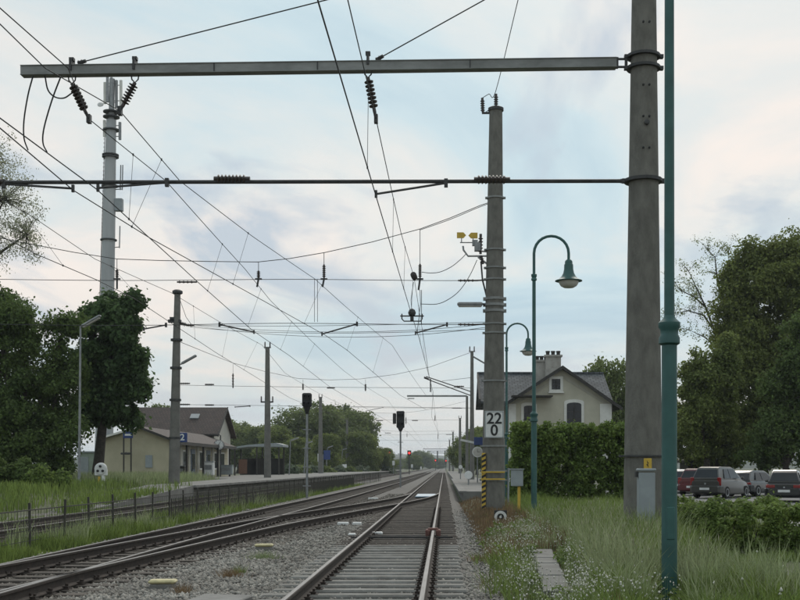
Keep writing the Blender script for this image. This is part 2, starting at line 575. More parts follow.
def track(name, label, pts, y0, y1, kind, ysl, gauge=1.507, clips=0.0):
    path = [p for p in smoothpath(pts) if y0 <= p[1] <= min(y1, 200)]
    if y1 > 200:
        path += [(catmull(pts, 200.0 + k * 50), 200.0 + k * 50) for k in range(1, int((y1 - 200) / 50) + 1)]
    t = thing(name, label, 'railway track', (path[0][0], path[0][1], 0))
    for off in (-gauge / 2, gauge / 2):
        r = sweep(RPROF, path, off).build('rail', RUST, t)
        sweep([(-0.026, 0.0015), (0.026, 0.0015), (0.026, 0.004), (-0.026, 0.004)], path, off).build('running_surface', RAILTOP, r)
    y = y0 + 0.3
    rest = MB()
    while y < min(y1, 330):
        x = catmull(pts, y)
        x = float(np.interp(y, [p[1] for p in path], [p[0] for p in path]))
        dx = float(np.interp(y + .5, [p[1] for p in path], [p[0] for p in path]) - np.interp(y - .5, [p[1] for p in path], [p[0] for p in path]))
        ang = -math.atan(dx)
        k = kind(y)
        jx, ja, jz = random.uniform(-.03, .03), random.uniform(-.012, .012), random.uniform(-.008, .004)
        if y < ysl:
            inst(slc if k == 'c' else slw, 'sleeper', t, (x + jx, y, jz), ang + ja)
            if y < clips:
                for off in (-gauge / 2, gauge / 2):
                    inst(clip, 'fastening', t, (x + off, y, 0), ang)
        else:
            rest.box((x + jx, y, -0.235 + jz), (2.6, 0.25, 0.13), ang)
        y += 0.6 + random.uniform(-.02, .02)
    if rest.v:
        tag(rest.build('distant_sleepers', SLW, t), kind='stuff')
    return t
track('railway_track', 'straight near track running from the bottom edge to the horizon', T1, 6, 850, lambda y: 'c' if y < 24.2 else 'w', 100, clips=45)
track('railway_track', 'second track beside the fence, left of the crossover', T2, 6, 850, lambda y: 'w', 90, clips=40)
track('railway_track', 'curved crossover track slanting from the left track into the near track', TX, 12, 64, lambda y: 'w', 70, clips=40)
track('railway_track', 'platform track at far left between fence and station platform', T3, 12, 850, lambda y: 'w', 70)

# loose ballast stones (too many to count)
def stones(regions):
    base = np.array([(1, 0, 0), (-1, 0, 0), (0, 1, 0), (0, -1, 0), (0, 0, 1), (0, 0, -1)], float)
    tri = np.array([(0, 2, 4), (2, 1, 4), (1, 3, 4), (3, 0, 4), (2, 0, 5), (1, 2, 5), (3, 1, 5), (0, 3, 5)])
    VV, FF, o = [], [], 0
    for (x0, x1, y0, y1, n, z0, r0, r1) in regions:
        # denser towards the camera
        t = rng.random(n)
        y = y0 * y1 / (y1 - t * (y1 - y0))
        x = rng.uniform(x0, x1, n)
        r = rng.uniform(r0, r1, n)
        v = base[None] * (r[:, None, None] * rng.uniform(0.55, 1.25, (n, 6, 1)))
        v = v + rng.normal(0, 0.2, (n, 6, 3)) * r[:, None, None]
        ang = rng.uniform(0, 6.28, n)
        c, s_ = np.cos(ang)[:, None], np.sin(ang)[:, None]
        vx = v[..., 0] * c - v[..., 1] * s_
        vy = v[..., 0] * s_ + v[..., 1] * c
        v = np.stack([vx + x[:, None], vy + y[:, None], v[..., 2] * 0.75 + z0 + rng.uniform(-0.02, 0.02, n)[:, None]], -1)
        f = tri[None] + (np.arange(n) * 6)[:, None, None] + o
        o += n * 6
        VV.append(v.reshape(-1, 3)); FF.append(f.reshape(-1, 3))
    return np.concatenate(VV), np.concatenate(FF)
Vs, Fs = stones([(-4.9, -1.95, 10, 45, 34000, -0.215, 0.022, 0.05),
                 (-1.7, -0.3, 10, 40, 5000, -0.225, 0.018, 0.034),
                 (-0.15, 0.75, 10, 45, 7000, -0.225, 0.02, 0.045),
                 (-7.75, -7.0, 12, 60, 5000, -0.225, 0.022, 0.05),
                 (-12.3, -9.3, 22, 70, 7000, -0.225, 0.025, 0.05),
                 (0.7, 1.2, 10, 45, 2500, -0.30, 0.02, 0.045)])
Vd, Fd = stones([(-7.0, -4.6, 12, 60, 14000, -0.222, 0.022, 0.05), (-4.6, -3.4, 24, 60, 5000, -0.21, 0.022, 0.05), (-3.4, -1.9, 34, 70, 4000, -0.205, 0.022, 0.05), (-1.7, -0.3, 24, 60, 3000, -0.222, 0.02, 0.04)])
tag(arr_obj('oily_ballast', Vd, Fd, STONED), 'dark stained ballast stones under the left tracks', 'ballast', kind='stuff')
tag(arr_obj('ballast_stones', Vs, Fs, STONE), 'loose grey ballast stones covering the track bed', 'ballast', kind='stuff')

# ------------------------------------------------------------------ platforms, parking, paths
def slab(name, x0, x1, y0, y1, z0, z1, m, kind='structure', parent=None):
    o = MB().box(((x0 + x1) / 2, (y0 + y1) / 2, (z0 + z1) / 2), (x1 - x0, y1 - y0, z1 - z0)).build(name, m, parent)
    if parent is None:
        tag(o, kind=kind)
    return o
pl = slab('platform', -23, -12.95, 92, 330, -0.6, 0.52, PLAT)
MB().prism([(-12.95, 58, -0.6), (-12.95, 91.99, -0.6), (-17.2, 91.99, -0.6), (-15.2, 58, -0.6)], (0, 0, 1.12)).build('ramp_deck', PLAT, pl)
MB().prism([(-12.62, 40, -0.6), (-12.62, 57.99, -0.6), (-12.62, 57.99, 0.516), (-12.62, 40, -0.1)], (-2.4, 0, 0)).build('ramp', PLAT, pl)
edge = MB().box((0, 0, 0), (0.5, 0.985, 0.14), bev=0.012).mesh('edge_slab', PEDGE)
for k in range(59):
    inst(edge, 'edge_slab', pl, (-12.72 + random.uniform(-.012, .012), 58.5 + k * 1.0, 0.465))
far = MB().box((-12.72, 223.5, 0.465), (0.5, 212.9, 0.14)).build('edge_run', PEDGE, pl)
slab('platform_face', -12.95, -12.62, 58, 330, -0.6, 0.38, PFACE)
ps = slab('platform_right', 0.95, 3.75, 57, 330, -0.6, 0.24, PLAT)
edge2 = MB().box((0, 0, 0), (0.4, 0.985, 0.12), bev=0.012).mesh('edge_slab', PEDGE)
for k in range(60):
    inst(edge2, 'edge_slab', ps, (0.93 + random.uniform(-.01, .01), 57.5 + k * 1.0, 0.2))
# gravel walk at the foot of the left bank
slab('path', -13.7, -12.55, 10, 40, -0.6, -0.12, BALL)
slab('parking_lot', 6.6, 60, 30, 78, -0.6, -0.15, ASPH)
slab('footpath', 4.3, 14, 14.6, 18.3, -0.5, -0.09, ASPH)
# cable duct lids: a short run of concrete slabs in the verge
cd = thing('cable_duct', 'pale concrete cable duct lids lying in the grass verge', 'cable duct', (1.6, 17, -0.1))
lid = MB().box((0, 0, 0), (0.34, 0.98, 0.10), bev=0.012).mesh('lid', PLAT)
for k in range(1, 8):
    inst(lid, 'lid', cd, (1.33 + 0.058 * k + random.uniform(-.01, .01), 13.2 + 1.0 * k, -0.075 + random.uniform(-.012, .012)), -0.05 + random.uniform(-.03, .03))
o = MB().box((0, 0, 0), (0.62, 1.0, 0.09), bev=0.015).build('concrete_cover', PEDGE)
o.location = (-2.72, 13.7, -0.17); o.rotation_euler = (0.01, 0.015, -0.12)
tag(o, 'flat pale concrete cover plate in the ballast at the bottom edge', 'cover plate')
for (u, v, s, lab) in ((163, 588, 0.0136, 'faded yellow marker block in the ballast near the bottom edge'), (264, 549, 0.0199, 'faded yellow marker block in the ballast beside a weed tuft, farther up')):
    p = P(u, v, s)
    o = thing('marker_block', lab, 'marker', (p.x, p.y, -0.25), 'yellow marker blocks', 0.1)
    MB().box((0, 0, 0.06), (0.34, 0.22, 0.12), bev=0.02).build('body', SLC, o, world=False)
    MB().box((0, 0, 0.145), (0.37, 0.25, 0.05), bev=0.02).build('cap', PALEYEL, o, world=False)
# point-machine rods and covers
def rod_cover(u, v, s, w, lab):
    p = P(u, v, s)
    o = MB().box((0, 0, 0), (w, 0.22, 0.09), bev=0.02).build('rod_cover', WHT)
    o.location = (p.x, p.y, -0.17)
    tag(o, lab, 'rod cover', 'pale rod covers at the points')
rod_cover(343, 524, 0.0286, 0.32, 'pale rod cover in the ballast, left one of the pair left of the near rail')
rod_cover(357, 524, 0.0286, 0.26, 'pale rod cover in the ballast, right one of the pair left of the near rail')
rod_cover(352, 535.5, 0.0238, 0.18, 'small pale rod cover touching the outside of the near left rail')
rod_cover(376, 533.5, 0.0243, 0.32, 'pale rod cover just inside the near left rail')
rod_cover(373, 498.5, 0.0515, 0.5, 'long pale rod cover between the crossover and second track')
sw = thing('switch_drive', 'dark switch rods crossing the near track with red rail locks', 'points drive', (-1.0, 26.0, -0.2))
for dy in (0, 0.45):
    MB().box((-0.95, 26 + dy, -0.14), (2.3 - dy * .5, 0.045, 0.04)).build('rod', DSTEEL, sw)
for dx in (-0.12, 0.12):
    MB().box((-0.25 + dx, 26.4, -0.06), (0.11, 0.42, 0.16), bev=0.02).build('rail_lock', REDOX, sw)
MB().box((-0.25, 26.35, 0.03), (0.24, 0.16, 0.05), bev=0.01).build('lock_cover', REDOX, sw)
o = MB().box((0, 0, 0), (1.05, 5.5, 0.06), bev=0.02).build('track_plate', PBLUE)
o.location = (-0.98, 62.5, -0.10)
tag(o, 'pale blue plate lying between the rails of the near track', 'plate')
o = MB().box((0, 0, 0), (0.12, 0.12, 0.5), bev=0.02).build('marker_post', SLC)
o.location = (-5.35, 12.0, -0.0)
tag(o, 'grey concrete marker stub at the lower left edge', 'marker post')

# ------------------------------------------------------------------ masts, portal and overhead line
def mastbody(mb, base, top, r0, r1, seg=20):
    n = 8
    pts = [Vector(base).lerp(Vector(top), i / n) for i in range(n + 1)]
    return mb.tube(pts, [r0 + (r1 - r0) * i / n for i in range(n + 1)], seg)
def collar(mb, c, r, h=0.07):
    mb.lathe([(r - 0.01, -h / 2), (r + 0.035, -h / 2), (r + 0.035, h / 2), (r - 0.01, h / 2)], c, 20)
    mb.box((c[0] + r + 0.045, c[1], c[2]), (0.09, 0.10, h * 1.3))
    mb.box((c[0] - r - 0.04, c[1], c[2]), (0.08, 0.10, h * 1.3))
    return mb
def insulator(p0, p1, n=7, r=0.075, core=0.03):
    """ribbed insulator between two points"""
    p0, p1 = Vector(p0), Vector(p1)
    d = p1 - p0
    prof = [(core, 0.0), (core, 0.06)]
    for i in range(n):
        t0 = 0.10 + 0.80 * i / n
        prof += [(core, t0), (r, t0 + 0.018), (r * .92, t0 + 0.05), (core, t0 + 0.075)]
    prof += [(core, 0.95), (core, 1.0)]
    m = d.to_track_quat('Z', 'Y').to_matrix().to_4x4()
    return MB().lathe([(a_, h * d.length) for a_, h in prof], p0, 10, m=m)
def wire(pts, r=0.012, seg=5):
    if 4 <= len(pts) <= 8:          # flowing cable through a few points
        q = [Vector(a_) for a_ in pts]
        q = [q[0] * 2 - q[1]] + q + [q[-1] * 2 - q[-2]]
        out = []
        for i in range(1, len(q) - 2):
            for k in range(5):
                t = k / 5
                a_, b_, c_, d_ = q[i - 1], q[i], q[i + 1], q[i + 2]
                out.append(0.5 * (2 * b_ + (c_ - a_) * t + (2 * a_ - 5 * b_ + 4 * c_ - d_) * t * t + (3 * b_ - a_ - 3 * c_ + d_) * t ** 3))
        pts = out + [q[-2]]
    return MB().tube(pts, r, seg, cap=False)
def sagpts(p0, p1, sag, n=10):
    p0, p1 = Vector(p0), Vector(p1)
    return [p0.lerp(p1, i / n) - Vector((0, 0, sag * 4 * (i / n) * (1 - i / n))) for i in range(n + 1)]

# --- near portal: concrete mast with a long cantilever beam
S0 = 0.019
YP = F * S0
pm = thing('portal_mast', 'thick tapering concrete mast with a long steel beam reaching left over the tracks', 'catenary mast', (3.78, YP, -0.15))
mastbody(MB(), (3.78, YP, -0.3), (3.80, YP, 10.8), 0.385, 0.225, 24).build('mast', CONC, pm, smooth=True)
zb = P(0, 63, S0).z
beam_l = P(22, 71.5, S0); beam_r = P(616, 63.5, S0)
bm_ = MB()
dirb = (beam_r - beam_l)
mrot = Matrix.Rotation(-math.atan2(dirb.z, dirb.x), 4, 'Y')
bo = MB().box((beam_l + beam_r) / 2, (dirb.length, 0.17, 0.165), m=mrot).build('cross_beam', BEAM, pm)
fl = MB()
off = Vector((0, 0, 0.0865))
fl.box((beam_l + beam_r) / 2 + off, (dirb.length, 0.21, 0.012), m=mrot)
fl.box((beam_l + beam_r) / 2 - off, (dirb.length, 0.21, 0.012), m=mrot)
fl.build('flange', BEAM, bo)
zc1 = [zb - 0.10, zb + 0.12]
for z in zc1:
    collar(MB(), (3.79, YP, z), 0.285 if z > 8 else 0.34, 0.05).build('beam_clamp', DSTEEL, pm)
jb = MB()
for dz in (-0.075, 0.075):
    jb.box((3.40, YP, zb + dz), (0.32, 0.05, 0.03))
jb.box((3.29, YP, zb), (0.04, 0.08, 0.2)); jb.box((3.46, YP, zb), (0.05, 0.06, 0.2))
jb.build('beam_joint', DSTEEL, pm)
for du in (318, 470, 215):
    p = P(du, 68, S0)
    MB().box((p.x, YP - 0.092, beam_l.z + (p.x - beam_l.x) / dirb.x * dirb.z), (0.02, 0.012, 0.17)).build('weld_seam', DSTEEL, bo)
# lower tube with insulator bodies
zt = P(0, 181, S0).z
tl = P(-40, 182.5, S0)
MB().tube([(tl.x, YP, tl.z), (3.40, YP, zt)], 0.038, 8).build('steady_tube', DSTEEL, pm)
insulator(P(214, 179, S0) , P(250, 179.2, S0), 8, 0.085, 0.05).build('tube_insulator', INSUL, pm)
insulator(P(474, 179.6, S0), P(510, 179.7, S0), 8, 0.085, 0.05).build('tube_insulator', INSUL, pm)
insulator(P(-10, 182, S0), P(4, 182, S0), 4, 0.085, 0.05).build('tube_insulator', INSUL, pm)
cl = MB()
collar(cl, (3.785, YP, zt), 0.325, 0.06)
cl.box((3.40, YP, zt), (0.10, 0.06, 0.07)); cl.box((3.30, YP, zt), (0.06, 0.10, 0.04))
cl.build('tube_clamp', DSTEEL, pm)
def steady_arm(a_, b_, nm='registration_arm', parent=None, r=0.022):
    mb = MB().tube([a_, b_], r, 6)
    mb.box(Vector(a_), (0.07, 0.07, 0.16)); mb.box(Vector(b_), (0.05, 0.05, 0.14))
    return mb.build(nm, DSTEEL, parent)
steady_arm(P(446, 183, S0), P(376, 194, S0), parent=pm)
steady_arm(P(167, 182.5, S0), P(98, 188, S0), parent=pm)
steady_arm(P(4, 184, S0), P(73, 188.5, S0), parent=pm)
# mast bolts and base sign
for v in (28, 90, 121, 152):
    for du in (-3, 3):
        p = P(643.5 + du, v, S0)
        MB().lathe([(0.022, 0), (0.022, 0.03), (0.01, 0.04)], (p.x, YP - 0.30, p.z), 8, axis='Y', m=Matrix.Rotation(R(90), 4, 'X')).build('step_socket', BLK, pm)
p = P(644, 127, S0)
MB().lathe([(0.05, 0), (0.05, 0.04), (0.03, 0.05)], (p.x, YP - 0.29, p.z), 10, m=Matrix.Rotation(R(90), 4, 'X')).build('earth_bolt', DSTEEL, pm)
p = P(644, 464, S0)
sg = MB().box((p.x, YP - 0.40, p.z), (0.15, 0.02, 0.21), bev=0.008).build('warning_plate', YEL, pm)
MB().prism([(p.x - 0.02, YP - 0.4125, p.z + 0.07), (p.x + 0.02, YP - 0.4125, p.z + 0.01), (p.x + 0.0, YP - 0.4125, p.z + 0.01), (p.x + 0.015, YP - 0.4125, p.z - 0.07), (p.x - 0.03, YP - 0.4125, p.z - 0.005), (p.x - 0.005, YP - 0.4125, p.z - 0.005)], (0, -0.002, 0)).build('flash_symbol', BLK, sg)
bd = MB(); collar(bd, (3.78, YP, P(0, 456, S0).z), 0.375, 0.03); bd.build('base_band', DSTEEL, pm)

def hanger(u, vt, vb, du, s, parent, nm='insulator'):
    """clamp on the beam, shackle and a ribbed insulator"""
    top = P(u, vt, s)
    bot = P(u + du, vb, s)
    MB().box(top + Vector((0, 0, 0.12)), (0.045, 0.23, 0.24)).box(top + Vector((0, 0, 0.235)), (0.09, 0.10, 0.06)).build('beam_hook', DSTEEL, parent)
    MB().tube([top + Vector((-.07, 0, -.08)), top + Vector((-.06, 0, -.16)), top + Vector((0, 0, -.22)), top + Vector((.06, 0, -.16)), top + Vector((.07, 0, -.08))], 0.014, 6).build('shackle', DSTEEL, parent)
    a_ = top + Vector((0, 0, -0.22))
    e = a_.lerp(bot, 0.84)
    insulator(a_, e, 7, 0.09, 0.035).build(nm, INSUL, parent)
    MB().tube([e, bot], 0.03, 6).box(bot, (0.07, 0.12, 0.16)).build('wire_clamp', DSTEEL, parent)
    return bot
b2 = hanger(72, 72, 119, 17, S0, pm)
bx_ = hanger(135, 71, 111, -15, S0, pm)
b1 = hanger(368, 66, 119, 8, S0, pm)
# guy cables to the beam top
for (a_, b_) in (((78, 63), (322, 1)), ((376, 60), (484, 0))):
    p0 = P(*a_, S0)
    p1 = P(b_[0], b_[1], S0 * 0.97)
    p1 = p0 + (p1 - p0) * 2.2
    insulator(p0, p0 + (p1 - p0).normalized() * 0.16, 2, 0.05, 0.035).build('guy_clamp', DSTEEL, pm)
    wire([p0, p1], 0.012).build('guy_cable', WIRE, pm)

# --- overhead lines
def oline(label, mess, cont, dstep, loc, r=0.0098, drop0=6.0, ymax=62):
    t = thing('overhead_line', label, 'overhead line', loc)
    def interp(pts, y):
        yy = [p[1] for p in pts]
        return Vector((np.interp(y, yy, [p[0] for p in pts]), y, np.interp(y, yy, [p[2] for p in pts])))
    wire(cont, r * 1.15).build('contact_wire', WIRE, t)
    wire(mess, r).build('messenger_wire', WIRE, t)
    y = max(mess[0][1], cont[0][1], drop0)
    while y < min(mess[-1][1], cont[-1][1], ymax):
        a_, b_ = interp(mess, y), interp(cont, y)
        if a_.z - b_.z > 0.15:
            mb = MB().tube([a_, b_], 0.0048, 4, cap=False)
            mb.box(a_, (0.025, 0.05, 0.045)); mb.box(b_, (0.025, 0.05, 0.045))
            mb.build('dropper', WIRE, t)
        y += dstep * random.uniform(0.85, 1.15)
    return t
def spans(pts, sag=0.5, n=6):
    """fill long spans with a slight sag"""
    out = []
    for a_, b_ in zip(pts[:-1], pts[1:]):
        L_ = abs(b_[1] - a_[1])
        sg_ = sag * min(1.0, (L_ / 50.0) ** 2)
        out += [tuple(q) for q in sagpts(a_, b_, sg_, n)][:-1]
    out.append(tuple(pts[-1]))
    return out
SM = 0.036
YM = F * SM
C1 = [(-1.5, -20, 6.72), (-1.42, 13, 6.7), P(375, 193, S0), P(412, 316, 0.0355), P(419, 338, 0.0392), (-0.7, 75, 6.3), (-1.2, 110, 6.3), (-0.8, 160, 6.3), (-1.2, 220, 6.2), (-1, 400, 6.2)]
M1 = [(-1.5, -20, 8.3), (-1.41, 13, 8.1), b1, P(401, 233, 0.0277), P(414, 277, 0.0355), P(424, 340, 0.05), (-1.0, 75, 7.6), (-1.0, 110, 7.9), (-1, 160, 7.6), (-1, 220, 7.6), (-1, 400, 7.6)]
l1 = oline('overhead line hanging above the near straight track', spans(M1, 0.3), C1, 7, (-1.4, 13, 6.7))
for (u, v, s, lab) in ((414, 276, 0.0355, 'strain'), (412, 316, 0.0355, 'section')):
    c = P(u, v, s)
    if lab == 'strain':
        insulator(c + Vector((-0.02, -0.35, 0)), c + Vector((0.02, 0.45, 0)), 6, 0.11, 0.05).build('strain_insulator', INSUL, l1)
    else:
        mb = MB().lathe([(0.05, -0.12), (0.12, -0.08), (0.14, 0.0), (0.10, 0.1), (0.04, 0.14)], c + Vector((0, 0, 0.12)), 12)
        mb.tube([c + Vector((-.36, 0, 0.08)), c + Vector((-.36, 0, -.10)), c + Vector((-.30, .5, -.12)), c + Vector((.30, .5, -.12)), c + Vector((.36, 0, -.10)), c + Vector((.36, 0, .08))], 0.022, 6)
        mb.tube([c + Vector((-.42, 0, 0.0)), c + Vector((.42, 0, 0.0))], 0.025, 6)
        mb.box(c + Vector((0, 0, -0.1)), (0.12, 0.3, 0.14))
        mb.build('section_insulator', DSTEEL, l1)
wire([P(413.5, 282, 0.0355), P(411, 300, 0.0355), P(412, 314, 0.0355)], 0.012).build('jumper', WIRE, l1)
C2 = [(-6.75, -20, 6.7), P(0, 118, 0.0150), P(97, 189.5, S0), P(142, 231, 0.0224), P(200, 284, 0.0290), P(252, 330, 0.0385), P(290, 356, 0.0475), P(330, 387, 0.0640), (-6.2, 110, 6.3), (-5, 160, 6.3), (-5, 400, 6.2)]
M2 = [(-6.3, -20, 8.2), P(0, 8, 0.0145), P(68, 68, 0.0168), b2, P(166, 181, 0.0234), P(215, 236, 0.0290), P(245, 269, 0.0340), P(270, 300, 0.0398), (-6.5, 75, 7.7), (-5.4, 110, 7.9), (-5, 160, 7.6), (-5, 400, 7.6)]
oline('overhead line above the second track, left of the crossover wires', spans(M2, 0.2), C2, 9, (-6.7, 15, 6.7))
CX = [(-7.2, -20, 6.7), P(0, 128, 0.0155), P(73, 190, S0), P(150, 238, 0.0229), P(262, 300, 0.0314), P(325, 335, 0.0398), P(347, 350, 0.0449), P(400, 395, 0.068), (-1.5, 100, 6.4)]
MX = [(-6.9, -20, 8.2), P(0, 24, 0.0150), P(45, 68, 0.0167), bx_, P(180, 181, 0.0234), P(252, 236, 0.0290), P(315, 279, 0.0354), P(345, 306, 0.0414), P(392, 345, 0.058), (-1.5, 100, 7.6)]
oline('overhead line slanting from upper left over the crossover track', spans(MX, 0.2), CX, 9, (-7, 15, 6.7))
C3 = [(-10.2, -20, 6.9), P(-40, 215, 0.0205), P(36, 254, 0.0246), P(97, 280, 0.0281), P(135, 299, 0.03125), P(215, 352, 0.0457), P(290, 398, 0.073), (-10.4, 120, 6.4), (-10.7, 400, 6.3)]
M3 = [(-11, -20, 8.2), P(-40, 178, 0.0228), P(30, 215, 0.0264), P(95, 259, 0.0320), P(172, 293, 0.0378), P(225, 325, 0.0468), P(262, 345, 0.0545), (-10.4, 75, 7.6), (-10.4, 120, 7.9), (-10.7, 400, 7.6)]
oline('overhead line above the platform track at far left', spans(M3, 0.2), C3, 8, (-10, 25, 6.7))
# loose jumper loops below the beam
t = thing('jumper_cable', 'two loose jumper cables looping down from the beam to the contact wires', 'jumper cable', tuple(P(33, 76, S0)))
for pts in ([(33, 76), (28, 95), (24, 120), (24, 138), (28, 150)], [(61, 76), (52, 100), (44, 128), (43, 143), (47, 152)], [(45, 76), (48, 90), (55, 97), (64, 98), (72, 93)]):
    q = [P(u, v, S0 - 0.0008 + 0.0002 * k) for k, (u, v) in enumerate(pts)]
    wire(q, 0.014, 6).build('cable', WIRE, t)

# --- mast with the kilometre board
XM = (494.5 - 444) * SM
km = thing('catenary_mast', 'concrete mast carrying the 22/0 board and a yellow black guard strip', 'catenary mast', (XM, YM, -0.1))
ztop = P(0, 111, SM).z
def mr(z):
    return 0.43 + (0.235 - 0.43) * (z + 0.3) / (ztop + 0.3)
lean = 0.10
def mx_(z):
    return XM - 0.05 + lean * (z / ztop)
mastbody(MB(), (mx_(-0.3), YM, -0.3), (mx_(ztop), YM, ztop), 0.43, 0.235, 22).build('mast', CONC, km, smooth=True)
for v in (198, 250, 268, 279.5, 299, 305, 311, 324, 333, 381, 446, 471, 480):
    z = P(0, v, SM).z
    collar(MB(), (mx_(z), YM, z), mr(z) + 0.005, 0.055 if v not in (299, 305, 311) else 0.09).build('steel_band', BEAM, km)
MB().lathe([(0.28, 0), (0.28, 0.10), (0.2, 0.14)], (mx_(ztop), YM, ztop), 16).build('cap_ring', DSTEEL, km)
# top bracket with two post insulators and feeder
p = P(484, 113, SM)
MB().box((p.x + 0.15, YM, p.z), (0.45, 0.08, 0.06)).build('top_bracket', DSTEEL, km)
insulator(P(482.8, 112, SM), P(482.3, 98, SM), 5, 0.085, 0.05).build('post_insulator', INSUL, km)
insulator(P(496, 108, SM), P(496, 94, SM), 5, 0.085, 0.05).build('post_insulator', INSUL, km)
wire([P(484, 114, SM), P(493, 106, SM)], 0.014).build('bracket_stay', WIRE, km)
wire([P(482.3, 98, SM), P(489, 94, SM), P(495.5, 92, SM), P(518, 0, SM * 0.8), P(530, -50, SM * 0.7)], 0.013).build('feeder_wire', WIRE, km)
# board
bz = P(0, 425, SM).z
board = MB().box((XM - 0.03, YM - 0.47, bz), (0.68, 0.025, 0.96), bev=0.01).build('kilometre_board', WHT, km)
bp_ = MB()
for (cx_, cz_, w_, h_) in ((0, 0.455, 0.64, 0.03), (0, -0.455, 0.64, 0.03), (-0.315, 0, 0.03, 0.94), (0.315, 0, 0.03, 0.94)):
    bp_.box((XM - 0.03 + cx_, YM - 0.4855, bz + cz_), (w_, 0.006, h_))
bp_.build('border', GREYBOX, board)
for (txt, dz) in (('22', 0.20), ('0', -0.22)):
    me = text_mesh(txt, 0.55, BLK)
    o = bpy.data.objects.new('numeral', me)
    COL.objects.link(o)
    o.parent = board
    w0 = wloc(board)
    o.location = (XM - 0.03 - w0[0], YM - 0.489 - w0[1], bz + dz - w0[2])
    o.rotation_euler = (R(90), 0, 0)
# hazard strip: alternating slanted blocks
gx = XM - 0.40
g0, g1 = P(0, 513, SM).z + 0.15, P(0, 453, SM).z
n = 22
hz = (g1 - g0) / n
gs = MB().box((gx, YM - 0.30, (g0 + g1) / 2), (0.14, 0.10, g1 - g0)).build('guard_strip', YEL, km)
for k in range(0, n, 2):
    z0 = g0 + k * hz
    MB().prism([(gx - 0.07, YM - 0.354, z0), (gx + 0.07, YM - 0.354, z0 + hz * .8), (gx + 0.07, YM - 0.354, z0 + hz * 1.8), (gx - 0.07, YM - 0.354, z0 + hz)], (0, 0.004, 0)).build('black_stripe', BLK, gs)
for v in (472, 479):
    z = P(0, v, SM).z
    MB().box((XM - 0.08, YM - 0.47, z), (0.86, 0.03, 0.05)).build('yellow_band', YEL, km)
# flat light fixture
zf = P(0, 304.5, SM).z
fx = MB().box((P(470, 0, SM).x, YM - 0.1, zf), (0.92, 0.22, 0.13), bev=0.04).build('strip_light', GALV, km)
MB().box((P(470, 0, SM).x, YM - 0.1, zf - 0.08), (0.84, 0.16, 0.05), bev=0.02).build('diffuser', GLASSW, fx)
MB().box((P(484, 0, SM).x, YM - 0.1, zf), (0.2, 0.06, 0.06)).build('light_bracket', DSTEEL, km)
# switch bracket with yellow arrow plates
br = MB()
br.tube([P(463, 246, SM), P(463.5, 250, SM), P(468, 256, SM), P(489, 256, SM)], 0.035, 6)
br.tube([P(478, 257, SM), P(490, 266, SM)], 0.035, 6)
br.tube([P(480, 251, SM), P(490, 252, SM)], 0.03, 6)
br.tube([P(460, 242.5, SM), P(476, 242.5, SM)], 0.022, 6)
br.box(P(477.5, 247, SM), (0.22, 0.22, 0.30)); br.box(P(475, 243, SM), (0.2, 0.18, 0.2))
br.build('switch_bracket', GALV, km)
insulator(P(480.5, 254, SM), P(480.7, 234, SM), 5, 0.09, 0.05).build('switch_insulator', INSUL, km)
insulator(P(481, 256, SM), P(483, 264, SM), 3, 0.09, 0.05).build('switch_insulator', INSUL, km)
wire([P(481, 262, SM), P(482.5, 280, SM), P(488, 302, SM)], 0.03, 6).build('operating_rod', DSTEEL, km)
def arrow(cx, cy, sgn):
    w, h, t_ = 4.6, 2.9, 2.6
    pts = [(cx - sgn * w, cy - h), (cx + sgn * (w - t_), cy - h), (cx + sgn * w, cy), (cx + sgn * (w - t_), cy + h), (cx - sgn * w, cy + h)]
    q = [P(u, v, SM) for u, v in pts]
    if sgn < 0:
        q = q[::-1]
    MB().prism(q, (0, 0.03, 0)).build('arrow_plate', YEL, km)
arrow(461.5, 235.2, 1); arrow(473, 235.5, -1)
wire([P(461.5, 238, SM), P(461.5, 243, SM)], 0.02).build('plate_stem', GALV, km)
wire([P(473, 238, SM), P(473, 243, SM)], 0.02).build('plate_stem', GALV, km)
# jumpers from the switch to the line
wire([P(466, 254, SM), P(460, 260, SM), P(451, 267, SM), P(440, 272, SM), P(430, 273, SM), P(421, 272, SM)], 0.013).build('jumper', WIRE, km)
wire([P(477, 260, SM), P(470, 275, SM), P(460, 290, SM), P(449, 299, SM), P(437, 304, SM), P(421, 304, SM)], 0.013).build('jumper', WIRE, km)
# white conduit
MB().tube([P(508, 505, SM), P(508.5, 468, SM)], 0.04, 6).build('conduit', GREYBOX, km)

# head span hung from that mast
hs = thing('head_span', 'head span wires crossing all tracks left of the 22/0 mast', 'head span', (XM - 0.4, YM, 8))
wire([P(u, v, SM) for u, v in ((489, 202.5), (480, 205.5), (450, 218), (420, 229), (372, 242), (325, 252.5), (290, 258.5), (258, 262), (210, 261.5), (160, 260.5), (117, 259), (75, 252.5), (35, 245), (-30, 232))], 0.014).build('span_wire', WIRE, hs)
wire([P(u, v, SM) for u, v in ((489, 203.5), (476, 208.5), (450, 219.5), (420, 230))], 0.012).build('span_wire', WIRE, hs)
for (a_, b_) in ((279.5, 279), (323.5, 324)):
    wire([P(489, a_ + 1, SM), P(420, a_ + 1, SM), P(325, a_, SM), P(258, a_, SM), P(117, b_ + 1.5, SM), P(-30, b_, SM)], 0.012).build('cross_wire', WIRE, hs)
    insulator(P(458, a_ + 1, SM), P(478, a_ + 1, SM), 4, 0.05, 0.03).build('strain_insulator', INSUL, hs)
    wire([P(476, a_ + 1, SM), P(490, a_ + 0.5, SM)], 0.03).build('strain_rod', DSTEEL, hs)
insulator(P(177, 282, SM), P(197, 282, SM), 4, 0.05, 0.03).build('strain_insulator', INSUL, hs)
